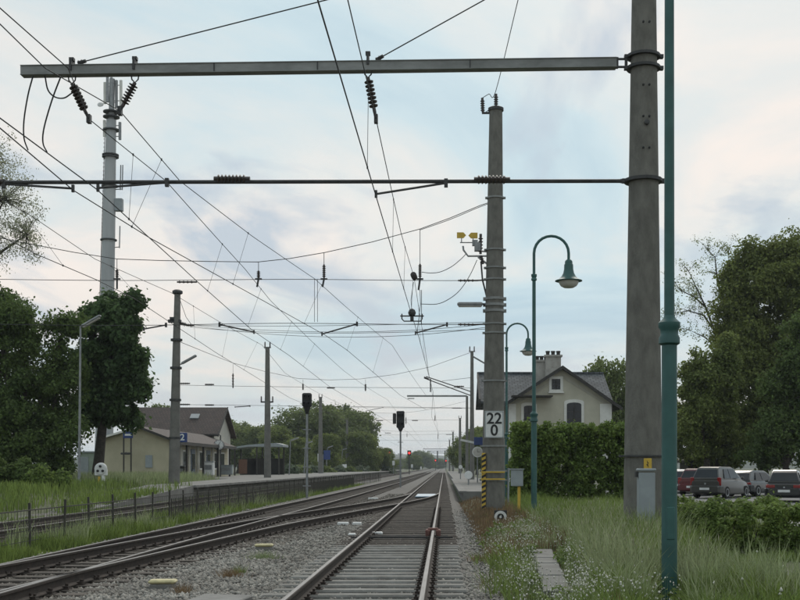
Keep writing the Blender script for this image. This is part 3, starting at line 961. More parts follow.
for (u, v0_, v1_) in ((420, 229, 290), (324, 252.5, 287), (258.5, 262, 287), (117, 259, 289)):
    a_, b_, c_, d_ = P(u, v0_, SM), P(u, v0_ + (v1_ - v0_) * .35 if u != 420 else 264, SM), P(u, 279, SM), P(u - (1.5 if u > 200 else 0), v1_, SM)
    wire([a_, b_], 0.012).build('hanger_wire', WIRE, hs)
    insulator(b_, c_, 6, 0.07, 0.035).build('hanger_insulator', INSUL, hs)
    MB().box(c_, (0.24, 0.08, 0.05)).tube([c_, d_], 0.035, 6).build('wire_clamp', DSTEEL, hs)
for (a_, b_) in (((357, 324), (322, 334)), ((447, 324.5), (415.5, 333)), ((219.5, 324.5), (254, 332)), ((166, 325), (144, 329))):
    steady_arm(P(*a_, SM), P(*b_, SM), parent=hs, r=0.026)
wire([P(420, 290, SM), P(420.5, 304, SM), P(417, 334, SM)], 0.012).build('jumper', WIRE, hs)
wire([P(421.5, 290, SM), P(421.5, 324, SM)], 0.012).build('jumper', WIRE, hs)
for u in (314.5, 317.5):
    wire([P(u, 279, SM), P(u, 322, SM)], 0.009).build('hanger_wire', WIRE, hs)

# --- left platform mast
SL = 0.056
def far_mast(u, vt, s, zbase, label, r0=0.3, r1=0.17, ins=True, lamp=None, du=0.0, sides=12):
    b_, t_ = P(u, 467, s), P(u + du, vt, s)
    t = thing('catenary_mast', label, 'catenary mast', (b_.x, b_.y, zbase), 'far catenary masts' if s > 0.08 else None)
    mastbody(MB(), (b_.x, b_.y, zbase - 0.2), t_, r0, r1, sides).build('mast', CONC2, t, smooth=True)
    if ins:
        for k in (-1, 1):
            q = Vector((t_.x + k * 0.22, t_.y, t_.z))
            insulator(q + Vector((0, 0, -0.02)), q + Vector((0, 0, 0.45)), 3, 0.09, 0.05).build('post_insulator', INSUL, t)
        MB().box((t_.x, t_.y, t_.z - 0.05), (0.6, 0.12, 0.08)).build('top_bracket', DSTEEL, t)
    return t, t_
t, tp = far_mast(174, 292, SL, 0.7, 'tall concrete mast on the left platform in front of the station building', 0.33, 0.17, ins=False, du=3.5)
MB().lathe([(0.22, -0.12), (0.29, -0.08), (0.29, 0.05), (0.18, 0.12)], tp, 14).build('cap_ring', DSTEEL, t)
for v in (340, 368, 400, 438):
    c = P(174 + 3.5 * (467 - v) / 175, v, SL)
    MB().lathe([(0.27, -0.06), (0.33, -0.06), (0.33, 0.06), (0.27, 0.06)], c, 14).build('steel_band', DSTEEL, t)
c = P(176.5, 323, SL)
MB().box(c + Vector((-.1, 0, 0.1)), (0.7, 0.3, 0.16)).box(c + Vector((-.2, 0, 0.22)), (0.3, 0.3, 0.2)).build('wire_bracket', DSTEEL, t)
insulator(P(180, 323, SL), P(187, 325, SL), 4, 0.12, 0.06).build('strain_insulator', INSUL, t)
insulator(P(186, 325, SL), P(194, 325.5, SL), 4, 0.10, 0.05).build('strain_insulator', INSUL, t)
mb = MB().box((0, 0, 0), (0.95, 0.26, 0.12), m=Matrix.Rotation(R(-29), 4, 'Y'), bev=0.03)
mb.v = [tuple(Vector(q) + P(189, 359.5, SL)) for q in mb.v]
mb.build('strip_light', GALV, t)
MB().tube([P(175.5, 365, SL), P(182, 364, SL)], 0.03, 6).build('light_bracket', DSTEEL, t)
# stays and feeder bundle between left platform mast and the km mast
fb = thing('feeder_cable', 'bundle of thin cables sagging between the left platform mast and 22/0 mast', 'cable', tuple(P(194, 325, SL)))
for (a_, m_, b_) in (((194, 325), (330, 332), (488, 324)), ((194, 326), (330, 337), (488, 327)), ((194, 325), (300, 326), (488, 322)), ((190, 327), (300, 333), (488, 329))):
    p0, p1, p2 = P(*a_, SL), P(*m_, 0.045), P(*b_, SM + 0.001)
    pts = []
    for k in range(13):
        q = k / 12
        pts.append((1 - q) ** 2 * p0 + 2 * q * (1 - q) * (p1 * 2 - (p0 + p2) / 2) + q * q * p2)
    wire(pts, 0.011).build('cable', WIRE, fb)
wire([P(180, 300, SL), P(186, 317, SL), P(191, 324, SL)], 0.014).build('cable', WIRE, fb)

# far masts
t, tp = far_mast(267.5, 347, 0.088, 0.7, 'concrete mast on the left platform beside the shelter canopy', 0.32, 0.19)
c = P(267, 402, 0.088)
MB().box(c, (1.1, 0.2, 0.12)).build('cross_arm', DSTEEL, t)
for k in (-0.5, 0.5):
    insulator(c + Vector((k, 0, 0)), c + Vector((k, 0, 0.5)), 3, 0.11, 0.05).build('post_insulator', INSUL, t)
far_mast(320.5, 397, 0.15, 0.7, 'slender concrete mast rising in front of the round tree mass', 0.36, 0.24)
far_mast(347, 420, 0.22, 0.7, 'distant grey mast before the right flank of the tree mass', 0.36, 0.24)
far_mast(374, 438, 0.33, 0.0, 'distant grey mast just left of the main signal', 0.4, 0.3)
t, tp = far_mast(472, 351, 0.098, 0.2, 'slender mast with two slanting arms just left of the house', 0.25, 0.15)
for (a_, b_) in (((424, 378), (472, 396)), ((426, 376.5), (472, 392))):
    MB().tube([P(*a_, 0.098), P(*b_, 0.098)], 0.05, 6).build('cantilever_arm', DSTEEL, t)
insulator(P(424, 377, 0.098), P(429, 379, 0.098), 3, 0.13, 0.05).build('arm_insulator', INSUL, t)
MB().tube([P(430.5, 379, 0.098), P(430.5, 392, 0.098)], 0.06, 6).build('wire_clamp', DSTEEL, t)
mb = MB().box((0, 0, 0), (1.5, 0.3, 0.14), m=Matrix.Rotation(R(30), 4, 'Y'), bev=0.04)
mb.v = [tuple(Vector(q) + P(479, 360, 0.098)) for q in mb.v]
mb.build('strip_light', GALV, t)
t, tp = far_mast(467, 396, 0.135, 0.2, 'mast holding a level beam out to the left beyond the slender mast', 0.24, 0.16, ins=False)
MB().box((P(437, 0, 0.135).x, P(0, 0, 0.135).y, P(0, 396, 0.135).z), (8.1, 0.16, 0.22)).build('level_beam', BEAM, t)
MB().box((P(411, 0, 0.135).x, P(0, 0, 0.135).y, P(0, 398.5, 0.135).z), (0.9, 0.14, 0.12)).build('end_bracket', BEAM, t)
for (u, vt, s, lab) in ((460, 418, 0.19, 'far mast right of the tracks, third in the receding row'), (453, 432, 0.28, 'far mast right of the tracks, fourth in the receding row'), (449.5, 440, 0.36, 'far mast right of the tracks, fifth in the receding row')):
    far_mast(u, vt, s, 0.0, lab, 0.32, 0.2)
# far gantry
gs_ = 0.62
gt = thing('signal_gantry', 'distant steel gantry beams across the tracks under the hills', 'gantry', tuple(P(438, 469, gs_)))
for (v, u0, u1) in ((449.0, 423, 455), (451.0, 427, 457), (453.0, 431, 456)):
    MB().box(((P((u0 + u1) / 2, v, gs_))), ((u1 - u0) * gs_, 0.4, 0.32)).build('beam', DSTEEL, gt)
for u in (437.5, 445):
    MB().box((P(u, 0, gs_).x, P(0, 0, gs_).y, P(0, 458, gs_).z), (0.75, 0.5, 14 * gs_)).build('leg', DSTEEL, gt)
# more head spans far down the line
def far_span(label, s, wires, hang, ins, arms=(), r=0.018):
    t = thing('head_span', label, 'head span', tuple(P(wires[0][0][0], wires[0][0][1], s)), 'far head spans')
    for w in wires:
        wire([P(q[0], q[1], q[2] if len(q) > 2 else s) for q in w], r).build('span_wire', WIRE, t)
    for (u, v0_, v1_) in hang:
        wire([P(u, v0_, s), P(u, v0_ + (v1_ - v0_) * .4, s)], r * .8).build('hanger_wire', WIRE, t)
        insulator(P(u, v0_ + (v1_ - v0_) * .4, s), P(u, v1_, s), 4, 0.11, 0.06).build('hanger_insulator', INSUL, t)
    for (u0, u1, v) in ins:
        insulator(P(u0, v, s), P(u1, v, s), 4, 0.10, 0.06).build('strain_insulator', INSUL, t)
    for (a_, b_) in arms:
        steady_arm(P(*a_, s), P(*b_, s), parent=t, r=0.04)
    return t
far_span('far head span below the platform mast top, in front of the tree mass', 0.09,
         [[(178, 341, 0.057), (205, 352, 0.07), (233, 363), (265, 371.5), (298, 378.5), (330, 380), (360, 379), (395, 374.5), (430, 367), (472, 352)],
          [(174, 385), (260, 386.5), (360, 387.5), (472, 388)], [(174, 404.5), (300, 406), (472, 408)], [(442, 381), (472, 377.5)]],
         [(233, 364, 388), (303, 379.5, 390), (365.5, 379.5, 391)],
         [(180, 190, 383.5), (205, 214, 384.5), (180, 190, 404.5), (205, 214, 405), (327, 335, 387.8), (454, 464, 386.5)], [((250, 406), (235, 407))])
far_span('farther head span at the level of the main signal head', 0.16,
         [[(347, 415), (372, 413), (400, 413), (432, 409), (467, 401)], [(350, 407.5), (400, 408), (466, 408.5)], [(350, 420), (400, 420), (462, 420)]],
         [(435, 412, 421), (406, 413, 424)], [(376, 383, 420.5), (412, 418, 420.5), (452, 462, 408)], [((383, 407.5), (366, 411))])
far_span('most distant head span just above the gantry', 0.24,
         [[(374, 430), (400, 431.5), (453, 431)], [(352, 434.5), (400, 435), (455, 434)], [(374, 440), (452, 441)]],
         [(438, 431, 439), (407, 431.5, 437)], [(385, 391, 433), (446, 453, 434.5)], r=0.022)

# ------------------------------------------------------------------ lamp posts
def bell_lamp(x, y, label, z0=-0.12, pitch=0.0):
    t = thing('street_lamp', label, 'street lamp', (x, y, z0), 'teal bell lamps along the verge')
    def L(mb, nm, m, par=t, sm=True):
        return mb.build(nm, m, par, world=False, smooth=sm)
    zc = 3.12                       # collar height above base
    MB_ = MB().lathe([(0.115, 0.0), (0.115, 0.05), (0.088, 0.08), (0.086, zc - 0.2)], seg=16)
    L(MB_, 'lower_pole', TEAL)
    L(MB().lathe([(0.088, zc - 0.2), (0.118, zc - 0.18), (0.118, zc - 0.12), (0.10, zc - 0.09), (0.10, zc - 0.03), (0.122, zc), (0.122, zc + 0.05), (0.09, zc + 0.08), (0.07, zc + 0.10), (0.058, zc + 0.13)], seg=16), 'collar', TEAL)
    L(MB().box((0, -0.085, 0.95), (0.09, 0.02, 0.36), bev=.008), 'access_door', TEAL, t, False)
    zt_ = 7.25
    L(MB().lathe([(0.058, zc + 0.12), (0.052, zt_)], seg=14), 'upper_pole', TEAL)
    L(MB().lathe([(0.052, zt_ - 0.1), (0.085, zt_ - 0.08), (0.085, zt_ - 0.03), (0.066, zt_), (0.085, zt_ + 0.04), (0.085, zt_ + 0.1), (0.05, zt_ + 0.12)], seg=14), 'neck_ring', TEAL)
    pts = [(0, 0, zt_ + 0.1), (0, 0, 7.95)]
    r = 0.52
    for k in range(0, 13):
        a_ = math.pi - math.pi * k / 12
        pts.append((r + r * math.cos(a_), 0, 7.98 + r * math.sin(a_)))
    pts.append((2 * r, 0, 7.75))
    L(MB().tube(pts, 0.043, 10), 'swan_neck', TEAL)
    hx = 2 * r
    hd = L(MB().lathe([(0.05, 7.80), (0.10, 7.76), (0.115, 7.72), (0.115, 7.66), (0.135, 7.64), (0.14, 7.50), (0.165, 7.38), (0.22, 7.28), (0.31, 7.20), (0.405, 7.165), (0.41, 7.145), (0.39, 7.14)], (hx, 0, 0), 24), 'lamp_shade', TEAL)
    L(MB().lathe([(0.30, 7.15), (0.29, 7.08), (0.24, 7.00), (0.15, 6.95), (0.03, 6.935)], (hx, 0, 0), 20), 'bowl', GLASSW, hd)
    return t
bell_lamp(2.50, 12.76, 'nearest teal lamp post rising out of frame beside the thick mast')
bell_lamp(2.70, 34.5, 'teal lamp post with swan neck and bell shade in front of the house')
bell_lamp(3.02, 55.5, 'farther teal bell lamp partly hidden behind the 22/0 mast')

def flat_lamp(u, vt, s, zb_, label, side=1, L_=1.0, group=None, ang=-30):
    b_, t_ = P(u, 467, s), P(u + 1.5, vt, s)
    t = thing('platform_lamp', label, 'lamp post', (b_.x, b_.y, zb_), group)
    MB().tube([(b_.x, b_.y, zb_ - .2), t_], [0.075, 0.05], 10).build('pole', GALV, t, smooth=True)
    m = Matrix.Rotation(R(ang * side), 4, 'Y')
    mb = MB().box((0, 0, 0), (1.15 * L_, 0.30, 0.12), m=m, bev=0.04)
    mb.v = [tuple(Vector(q) + t_ + Vector((side * 0.55 * L_, 0, 0.26 * L_))) for q in mb.v]
    f_ = mb.build('luminaire', GALV, t)
    mb = MB().box((0, 0, 0), (1.0 * L_, 0.24, 0.05), m=m, bev=0.02)
    mb.v = [tuple(Vector(q) + t_ + Vector((side * 0.57 * L_, 0, 0.17 * L_))) for q in mb.v]
    mb.build('diffuser', GLASSW, f_)
flat_lamp(79, 326, 0.052, 0.4, 'grey lamp post with slanted flat luminaire before the dark left trees')
for k, (u, vt, s, lab) in enumerate(((289, 441, 0.12, 'small platform lamp at the end of the shelter canopy'), (304, 444, 0.14, 'small platform lamp below the dark signal'), (326, 448, 0.18, 'small platform lamp beside the blue station sign'), (341, 450, 0.21, 'small platform lamp at the right of the platform row'))):
    flat_lamp(u, vt, s, 0.3, lab, 1, 0.9, 'small platform lamps', -18)

# ------------------------------------------------------------------ signals
def main_signal(u, vt, vb, s, wpx, zb_, label, pole=0.07, side=True, red=False, ht=None):
    b_ = P(u, 467, s)
    t = thing('railway_signal', label, 'signal', (b_.x, b_.y, zb_))
    z0, z1 = P(0, vb, s).z, P(0, vt, s).z
    MB().tube([(b_.x, b_.y, zb_ - .2), (b_.x, b_.y, z0 + .1)], pole, 8).build('pole', GALV, t)
    w = wpx * s
    hd = MB().box((b_.x, b_.y, (z0 + z1) / 2), (w, 0.25, z1 - z0), bev=0.06).build('signal_head', BLK, t)
    for fx_ in (0.25, 0.75):
        for gx_ in (-0.22, 0.22):
            c = (b_.x + gx_ * w, b_.y - 0.12, z0 + (z1 - z0) * fx_)
            MB().lathe([(w * .13, 0.0), (w * .15, 0.16), (w * .13, 0.16), (w * .12, 0.02)], c, 10, m=Matrix.Rotation(R(90), 4, 'X')).build('lens_hood', BLK, hd)
            MB().lathe([(w * .12, 0.0), (w * .10, 0.02)], c, 10, m=Matrix.Rotation(R(90), 4, 'X')).build('lens', SIGRED if red and gx_ < 0 and fx_ < .5 else GLASS, hd)
    if side:
        MB().box((b_.x - w * .75, b_.y, z0 + (z1 - z0) * .55), (w * .42, 0.2, (z1 - z0) * .62), bev=0.04).build('speed_indicator', BLK, t)
    for k in range(4):
        z = zb_ + 0.8 + (z0 - zb_ - 1.0) * k / 4
        MB().box((b_.x, b_.y - .08, z), (0.42, 0.05, 0.05)).build('rung', GALV, t)
    MB().lathe([(0.1, 0), (w * .34, 0.25), (w * .34, 0.3)], (b_.x, b_.y, z0 - 0.28), 10).build('head_bracket', DSTEEL, t)
    return t
main_signal(400.5, 411, 428, 0.082, 8, -0.2, 'dark main signal head on a thin mast between the tracks')
t = main_signal(307, 393, 407, 0.053, 9.5, -0.35, 'dark signal head seen from behind on a mast beside the fence', side=False, pole=0.06)
MB().lathe([(0.08, 0), (0.16, 0.3), (0.22, 0.42)], tuple(P(307, 414, 0.053)), 12).build('signal_funnel', BLK, t)
for (u, v, s, lab) in ((389, 453, 0.25, 'glowing red signal at the edge of the tree mass'), (409.3, 453, 0.25, 'glowing red signal just right of the main signal mast'), (435.5, 460.5, 0.45, 'glowing red far signal, left of the pair under the gantry'), (446, 460.8, 0.45, 'glowing red far signal, right of the pair under the gantry')):
    c = P(u, v, s)
    u = 0
    t = thing('railway_signal', lab, 'signal', (c.x, c.y, -0.2), 'red lit far signals')
    MB().tube([(c.x, c.y, -0.4), (c.x, c.y, c.z)], 0.10, 6).build('pole', DSTEEL, t)
    hd = MB().box((c.x, c.y + .1, c.z), (1.0, 0.3, 1.3), bev=0.1).build('signal_head', BLK, t)
    MB().lathe([(0.30, 0.0), (0.27, 0.06)], (c.x, c.y - 0.06, c.z), 12, m=Matrix.Rotation(R(90), 4, 'X')).build('lens', SIGRED, hd)
# ring marker near the km mast
c = P(500.5, 517, 0.0282)
t = thing('dwarf_marker', 'small black square plate with a white ring at the foot of 22/0 mast', 'marker', (c.x, c.y, -0.2))
MB().box((c.x, c.y, c.z), (0.36, 0.03, 0.38), bev=0.01).build('plate', BLK, t)
ring = MB()
prof = [(0.10, 0), (0.175, 0), (0.175, 0.012), (0.10, 0.012)]
vv, ff = [], []
for k in range(28):
    a_ = 2 * math.pi * k / 28
    for (r_, h_) in prof:
        vv.append((c.x + r_ * math.cos(a_), c.y - 0.018 - h_, c.z + r_ * math.sin(a_)))
for k in range(28):
    for j in range(4):
        q = (j + 1) % 4
        ff.append((k * 4 + j, k * 4 + q, ((k + 1) % 28) * 4 + q, ((k + 1) % 28) * 4 + j))
ring.add(vv, ff).build('white_ring', WHT, t)
MB().lathe([(0.035, 0), (0.03, 0.012)], (c.x, c.y - 0.018, c.z), 12, m=Matrix.Rotation(R(90), 4, 'X')).build('centre_dot', WHT, t)
MB().box((c.x, c.y + .03, c.z - .2), (0.06, 0.04, 0.4)).build('stake', DSTEEL, t)
# yellow post with grey box
c = P(519, 500, 0.0300)
t = thing('yellow_post', 'thin yellow post with a grey box beside the 22/0 mast', 'post', (c.x, c.y, -0.12))
MB().box((c.x, c.y, 0.45), (0.085, 0.085, 1.15), bev=0.01).build('post', YEL, t)
c2 = P(517, 478, 0.0300)
MB().box((c2.x, c.y, c2.z), (0.36, 0.24, 0.50), bev=0.02).build('box', GREYBOX, t)
MB().box((c2.x, c.y, c2.z + .265), (0.42, 0.30, 0.03)).build('box_lid', GREYBOX, t)
# grey cabinet at the thick mast
c = P(646, 495, 0.0178)
t = thing('cable_cabinet', 'slim pale grey cabinet standing in tall grass before the thick mast', 'cabinet', (c.x, c.y, -0.12))
MB().box((c.x, c.y, 0.62), (0.29, 0.24, 1.46), bev=0.015).build('body', GREYBOX, t)
MB().box((c.x, c.y, 1.40), (0.32, 0.27, 0.05), bev=0.015).build('lid', GREYBOX, t)
MB().box((c.x, c.y - .122, 0.62), (0.25, 0.006, 1.36)).build('door', GREYBOX, t)
MB().box((c.x - .17, c.y, 1.32), (0.05, 0.12, 0.10)).build('bracket', DSTEEL, t)

# ------------------------------------------------------------------ fence between the tracks
FX = -8.15
fence = thing('track_fence', 'low dark green wire fence with thin posts between the tracks', 'fence', (FX, 18, -0.35))
post_me = MB().box((0, 0, 0.5), (0.042, 0.042, 1.3)).mesh('post', DGREEN)
wire_me = MB().box((0, 0, 0), (0.012, 1.9, 0.012)).mesh('wire', DGREEN)
rail_me = MB().box((0, 0, 0), (0.022, 1.9, 0.022)).mesh('rail', DGREEN)
k = 0
y = 17.0
while y < 150:
    inst(post_me, 'post', fence, (FX + random.uniform(-.03, .03), y, -0.4 + random.uniform(-.03, .03)), 0, rot=(random.uniform(-.03, .03), random.uniform(-.03, .03), 0))
    inst(rail_me, 'rail', fence, (FX, y + 0.95, 0.60))
    if y < 110:
        for z in (-0.2, 0.0, 0.2, 0.4):
            inst(wire_me, 'wire', fence, (FX, y + 0.95, z))
    y += 1.9
mesh_ = MB()
yy = 17.0
while yy < 40:
    mesh_.box((FX + .012, yy, 0.1), (0.006, 0.006, 0.98))
    yy += 0.16
tag(mesh_.build('wire_mesh', DGREEN, fence), kind='stuff')
# dense pickets farther on, where the fence reads as a dark band
pk = MB().box((0, 0, 0.42), (0.02, 0.035, 0.95)).mesh('picket', DGREEN)
for k in range(290):
    inst(pk, 'picket', fence, (FX + 0.04, 34 + k * 0.24, -0.38))

# ------------------------------------------------------------------ foliage
def leaf_cloud(centers, radii, n, size, droop=0.2, up=0.35, aspect=0.72):
    n = int(n * 1.5)
    """leaf-sized quads scattered around clump centres"""
    centers = np.asarray(centers, float)
    radii = np.asarray(radii, float)
    w = radii ** 2
    idx = rng.choice(len(centers), n, p=w / w.sum())
    d = rng.normal(0, 1, (n, 3))
    d /= np.linalg.norm(d, axis=1)[:, None] + 1e-9
    rad = radii[idx] * rng.random(n) ** 0.45 * np.where(rng.random(n) < 0.13, rng.uniform(1.0, 1.75, n), 1.0)
    c = centers[idx] + d * rad[:, None] * np.array([1, 1, 0.82])
    nrm = d * 0.55 + rng.normal(0, 0.6, (n, 3)) + np.array([0, 0, up])
    nrm /= np.linalg.norm(nrm, axis=1)[:, None] + 1e-9
    a_ = np.cross(nrm, rng.normal(0, 1, (n, 3)))
    a_ /= np.linalg.norm(a_, axis=1)[:, None] + 1e-9
    b_ = np.cross(nrm, a_)
    L_ = size * rng.uniform(0.6, 1.4, n)[:, None]
    W_ = L_ * aspect
    dz = np.array([0, 0, -1.0]) * L_ * droop
    V = np.stack([c - a_ * L_ * .5, c + b_ * W_ * .5 + dz * .1, c + a_ * L_ * .5 + dz, c - b_ * W_ * .5 + dz * .1], 1).reshape(-1, 3)
    Fq = np.arange(n * 4).reshape(-1, 4)
    return V, Fq
def clumps(lobes, per, rmin, rmax, fill=0.35):
    C, Rr = [], []
    for (c, r) in lobes:
        c = np.array(c, float); r = np.array(r, float)
        n = max(6, int(per * 3.2 * (np.prod(r) ** (2 / 3)) / 4))
        d = rng.normal(0, 1, (n, 3))
        d /= np.linalg.norm(d, axis=1)[:, None]
        t = np.where(rng.random(n) < fill, rng.uniform(0.2, 0.8, n), rng.uniform(0.72, 1.14, n))
        rr_ = np.maximum(r - 0.75 * (rmin + rmax) * .5, r * .5)
        C.append(c + d * rr_ * t[:, None])
        Rr.append(rng.uniform(rmin, rmax, n) * rng.uniform(0.55, 1.25, n))
    return np.concatenate(C), np.concatenate(Rr)
def limbs(base, lobes, r0, C=None, twigs=60, bend=0.25):
    mb = MB()
    base = Vector(base)
    tops = [Vector(c) for c, r in lobes]
    mean = sum(tops, Vector()) / len(tops)
    zc = min(c[2] - r[2] * .55 for c, r in lobes)
    fork = Vector((base.x + (mean.x - base.x) * .3, base.y + (mean.y - base.y) * .3, max(zc, base.z + 0.18 * (mean.z - base.z))))
    mid = base.lerp(fork, .5) + Vector((random.uniform(-.1, .1), random.uniform(-.1, .1), 0))
    mb.tube([base - Vector((0, 0, .3)), base + Vector((0, 0, .25)), mid, fork], [r0 * 1.5, r0 * 1.1, r0 * .92, r0 * .8], 10)
    for c, r in lobes:
        c = Vector(c)
        m_ = fork.lerp(c, .5) + Vector((random.uniform(-bend, bend), random.uniform(-bend, bend), random.uniform(0, bend * 2)))
        e = c + Vector((0, 0, r[2] * .5))
        mb.tube([fork, m_, c, e], [r0 * .6, r0 * .42, r0 * .26, r0 * .08], 7)
    if C is not None and twigs:
        for i in rng.choice(len(C), min(twigs, len(C)), replace=False):
            q = Vector(C[i])
            L_ = min(tops, key=lambda t_: (t_ - q).length)
            m_ = L_.lerp(q, .5) + Vector((random.uniform(-bend, bend), random.uniform(-bend, bend), random.uniform(-.1, bend)))
            mb.tube([L_, m_, q], [r0 * .16, r0 * .10, r0 * .03], 4, cap=False)
    return mb
def tree(name, label, base, lobes, n, leaf, m, r0=0.25, per=10, crmin=0.35, crmax=0.8, twigs=60, fill=0.35, cat='tree', group=None, up=0.35):
    t = thing(name, label, cat, base, group)
    C, Rr = clumps(lobes, per, crmin, crmax, fill)
    limbs(base, lobes, r0, C, twigs).build('trunk', BARK, t, smooth=True)
    V, Fq = leaf_cloud(C, Rr, n, leaf, up=up)
    arr_obj('crown', V, Fq, m, t)
    return t
def plobe(u, v, ru, rv, s, dy=0.0, depth=None):
    p = P(u, v, s)
    return ((p.x, p.y + dy, p.z), (ru * s, depth if depth else (ru + rv) * .5 * s, rv * s))

# left: dark broad trees behind the bank
S = 0.056
tree('broadleaf_tree', 'broad dark tree filling the left edge beside the lamp post', (P(28, 0, S).x, F * S, 0.5),
     [plobe(-8, 330, 42, 42, S), plobe(34, 338, 34, 36, S, -1), plobe(14, 400, 52, 48, S), plobe(58, 385, 30, 52, S, .5), plobe(30, 440, 58, 38, S, -.8), plobe(-20, 430, 40, 46, S), plobe(66, 325, 20, 22, S), plobe(48, 440, 32, 34, S, .5), plobe(10, 460, 60, 20, S, -1), plobe(-5, 300, 30, 26, S)],
     66000, 0.17, LF_DARK, 0.32, per=13, crmin=0.4, crmax=0.9, fill=0.3)
S = 0.060
tree('maple_tree', 'round dark maple with a ragged crown left of the station building', (P(97, 0, S).x, F * S, 0.5),
     [plobe(112, 345, 34, 42, S), plobe(124, 395, 27, 34, S), plobe(98, 375, 32, 38, S, 1), plobe(122, 318, 22, 24, S, -.5), plobe(90, 412, 22, 24, S), plobe(92, 318, 16, 18, S), plobe(134, 360, 20, 26, S), plobe(133, 302, 8, 16, S), plobe(138, 385, 15, 20, S), plobe(106, 306, 12, 16, S)],
     50000, 0.24, LF_MAPLE, 0.34, per=12, crmin=0.45, crmax=0.85, fill=0.25, up=0.6)
S = 0.066
tree('young_leaf_tree', 'tall tree with sparse pale spring leaves at the upper left edge', (P(-28, 0, S).x, F * S, 0.5),
     [plobe(-14, 160, 42, 42, S), plobe(4, 200, 42, 40, S), plobe(-6, 245, 46, 38, S), plobe(26, 235, 20, 30, S)],
     9500, 0.11, LF_BUD, 0.2, per=12, crmin=0.4, crmax=0.9, twigs=220, fill=0.45)
# low bushes along the bank
for k, (u, v, ru, rv, s, lab) in enumerate(((12, 470, 34, 16, 0.046, 'low dark bush at the left edge under the broad tree'), (58, 466, 17, 15, 0.055, 'dark bush behind the grey lamp post'), (45, 478, 26, 10, 0.044, 'small rounded bush on the grass bank at far left'))):
    tree('bush', lab, (P(u, 0, s).x, F * s, 0.3), [plobe(u, v, ru, rv, s), plobe(u + ru * .4, v + rv * .3, ru * .6, rv * .7, s)], 6500, 0.13, LF_DARK if k != 2 else LF_LOW, 0.05, per=22, crmin=0.25, crmax=0.45, twigs=20, cat='bush')

# centre: rounded mass of trees beyond the platform
S = 0.21
proto = []
def local_tree(n, leaf, m, seed_lobes, r0):
    t = thing('round_tree', 'x', 'tree', (0, 0, 0))
    C, Rr = clumps(seed_lobes, 9, 0.7, 1.5, 0.25)
    limbs((0, 0, 0), seed_lobes, r0, C, 40).build('trunk', BARK, t, smooth=True)
    V, Fq = leaf_cloud(C, Rr, n, leaf)
    arr_obj('crown', V, Fq, m, t)
    return t
pa = local_tree(17000, 0.42, LF_FAR, [((0, 0, 9.5), (5.2, 5, 4.6)), ((-3.4, .5, 6), (4, 4, 4)), ((3.2, -.5, 6.3), (4.2, 4, 4)), ((.5, -2, 4), (4.5, 3.5, 3.2))], 0.4)
pb = local_tree(17000, 0.42, LF_MID, [((0, 0, 8.5), (4.2, 4.4, 5.0)), ((-2.2, .5, 5.2), (4, 4, 3.6)), ((2.4, -.5, 5.0), (3.8, 4, 3.4)), ((1.5, 0, 11.5), (2.6, 2.6, 2.4))], 0.4)
first = {id(pa): True, id(pb): True}
def place(pr, u, vtop, s, zb_, label, wid=1.0, rz=0.0, group='trees beyond the left platform', topz=14.0):
    o = pr if first[id(pr)] else copy_tree(pr)
    first[id(pr)] = False
    h = CAMH + (467 - vtop) * s - zb_
    sc_ = h / topz
    o.location = ((u - 444) * s, F * s, zb_)
    o.scale = (sc_ * wid, sc_ * wid, sc_)
    o.rotation_euler = (0, 0, rz)
    tag(o, label, 'tree', group)
    return o
place(pa, 308, 401, 0.225, 0, 'largest round tree behind the dark signal head', 1.25, 0.4)
place(pb, 277, 424, 0.20, 0, 'olive green tree at the left end of the round tree mass', 1.2, 1.2)
place(pa, 342, 403, 0.235, 0, 'round tree in the middle of the tree mass right of the slender mast', 1.15, 2.2)
place(pb, 362, 430, 0.22, 0, 'lower tree on the right slope of the tree mass', 1.2, 3.0)
place(pa, 378, 446, 0.23, 0, 'smallest tree at the right foot of the tree mass by the red signal', 1.3, 4.1)
place(pb, 326, 432, 0.20, 0, 'bright green tree in front of the tree mass behind the blue sign', 1.3, 5.2)
place(pb, 297, 436, 0.19, 0, 'bright bushy tree in front of the tree mass beside the shelter', 1.3, 0.3)
place(pa, 238, 421, 0.24, 0, 'hazy tree right behind the station roof', 1.3, 1.7)
place(pb, 254, 425, 0.25, 0, 'low hazy tree between station roof and mast', 1.4, 2.9)
place(pa, 268, 424, 0.235, 0, 'hazy tree right behind the shelter mast', 1.2, 3.6)
place(pb, 384, 447, 0.275, 0, 'low tree at the far right end of the tree mass behind the red signal', 1.4, 0.7)
place(pa, 355, 410, 0.24, 0, 'round tree on the right shoulder of the tree mass', 1.15, 5.0)
place(pa, 217, 416, 0.26, 0, 'tree top showing above the right end of the station roof', 1.1, 0.9)
place(pb, 155, 402, 0.20, 0, 'tree top showing left of the station roof ridge', 0.9, 0.2)
for k, (u, vt, s) in enumerate(((396, 459, 0.55), (404, 458, 0.7), (414, 454, 0.5), (422, 450, 0.75), (430, 457, 0.8), (438, 458, 0.9))):
    place(pa if k % 2 else pb, u, vt, s, -1, ('first', 'second', 'third', 'fourth', 'fifth', 'sixth')[k] + ' from the left in the row of far hazy trees down the line', 1.5, k * 1.3, 'far trees down the line')
for k, (u, vt, s, lab) in enumerate(((466, 432, 0.24, 'far tree right of the tracks beside the receding masts'), (474, 425, 0.20, 'tree right of the tracks behind the platform sign'), (483, 432, 0.16, 'tree between the 22/0 mast and the platform signs'), (459, 447, 0.36, 'low far tree right of the tracks near the vanishing point'), (607, 357, 0.115, 'dark tree rising behind the right end of the house'))):
    place(pb if k % 2 else pa, u + 3, vt, s, -0.2, lab, 1.05 if k < 4 else 0.8, k * 1.1, 'trees right of the tracks')
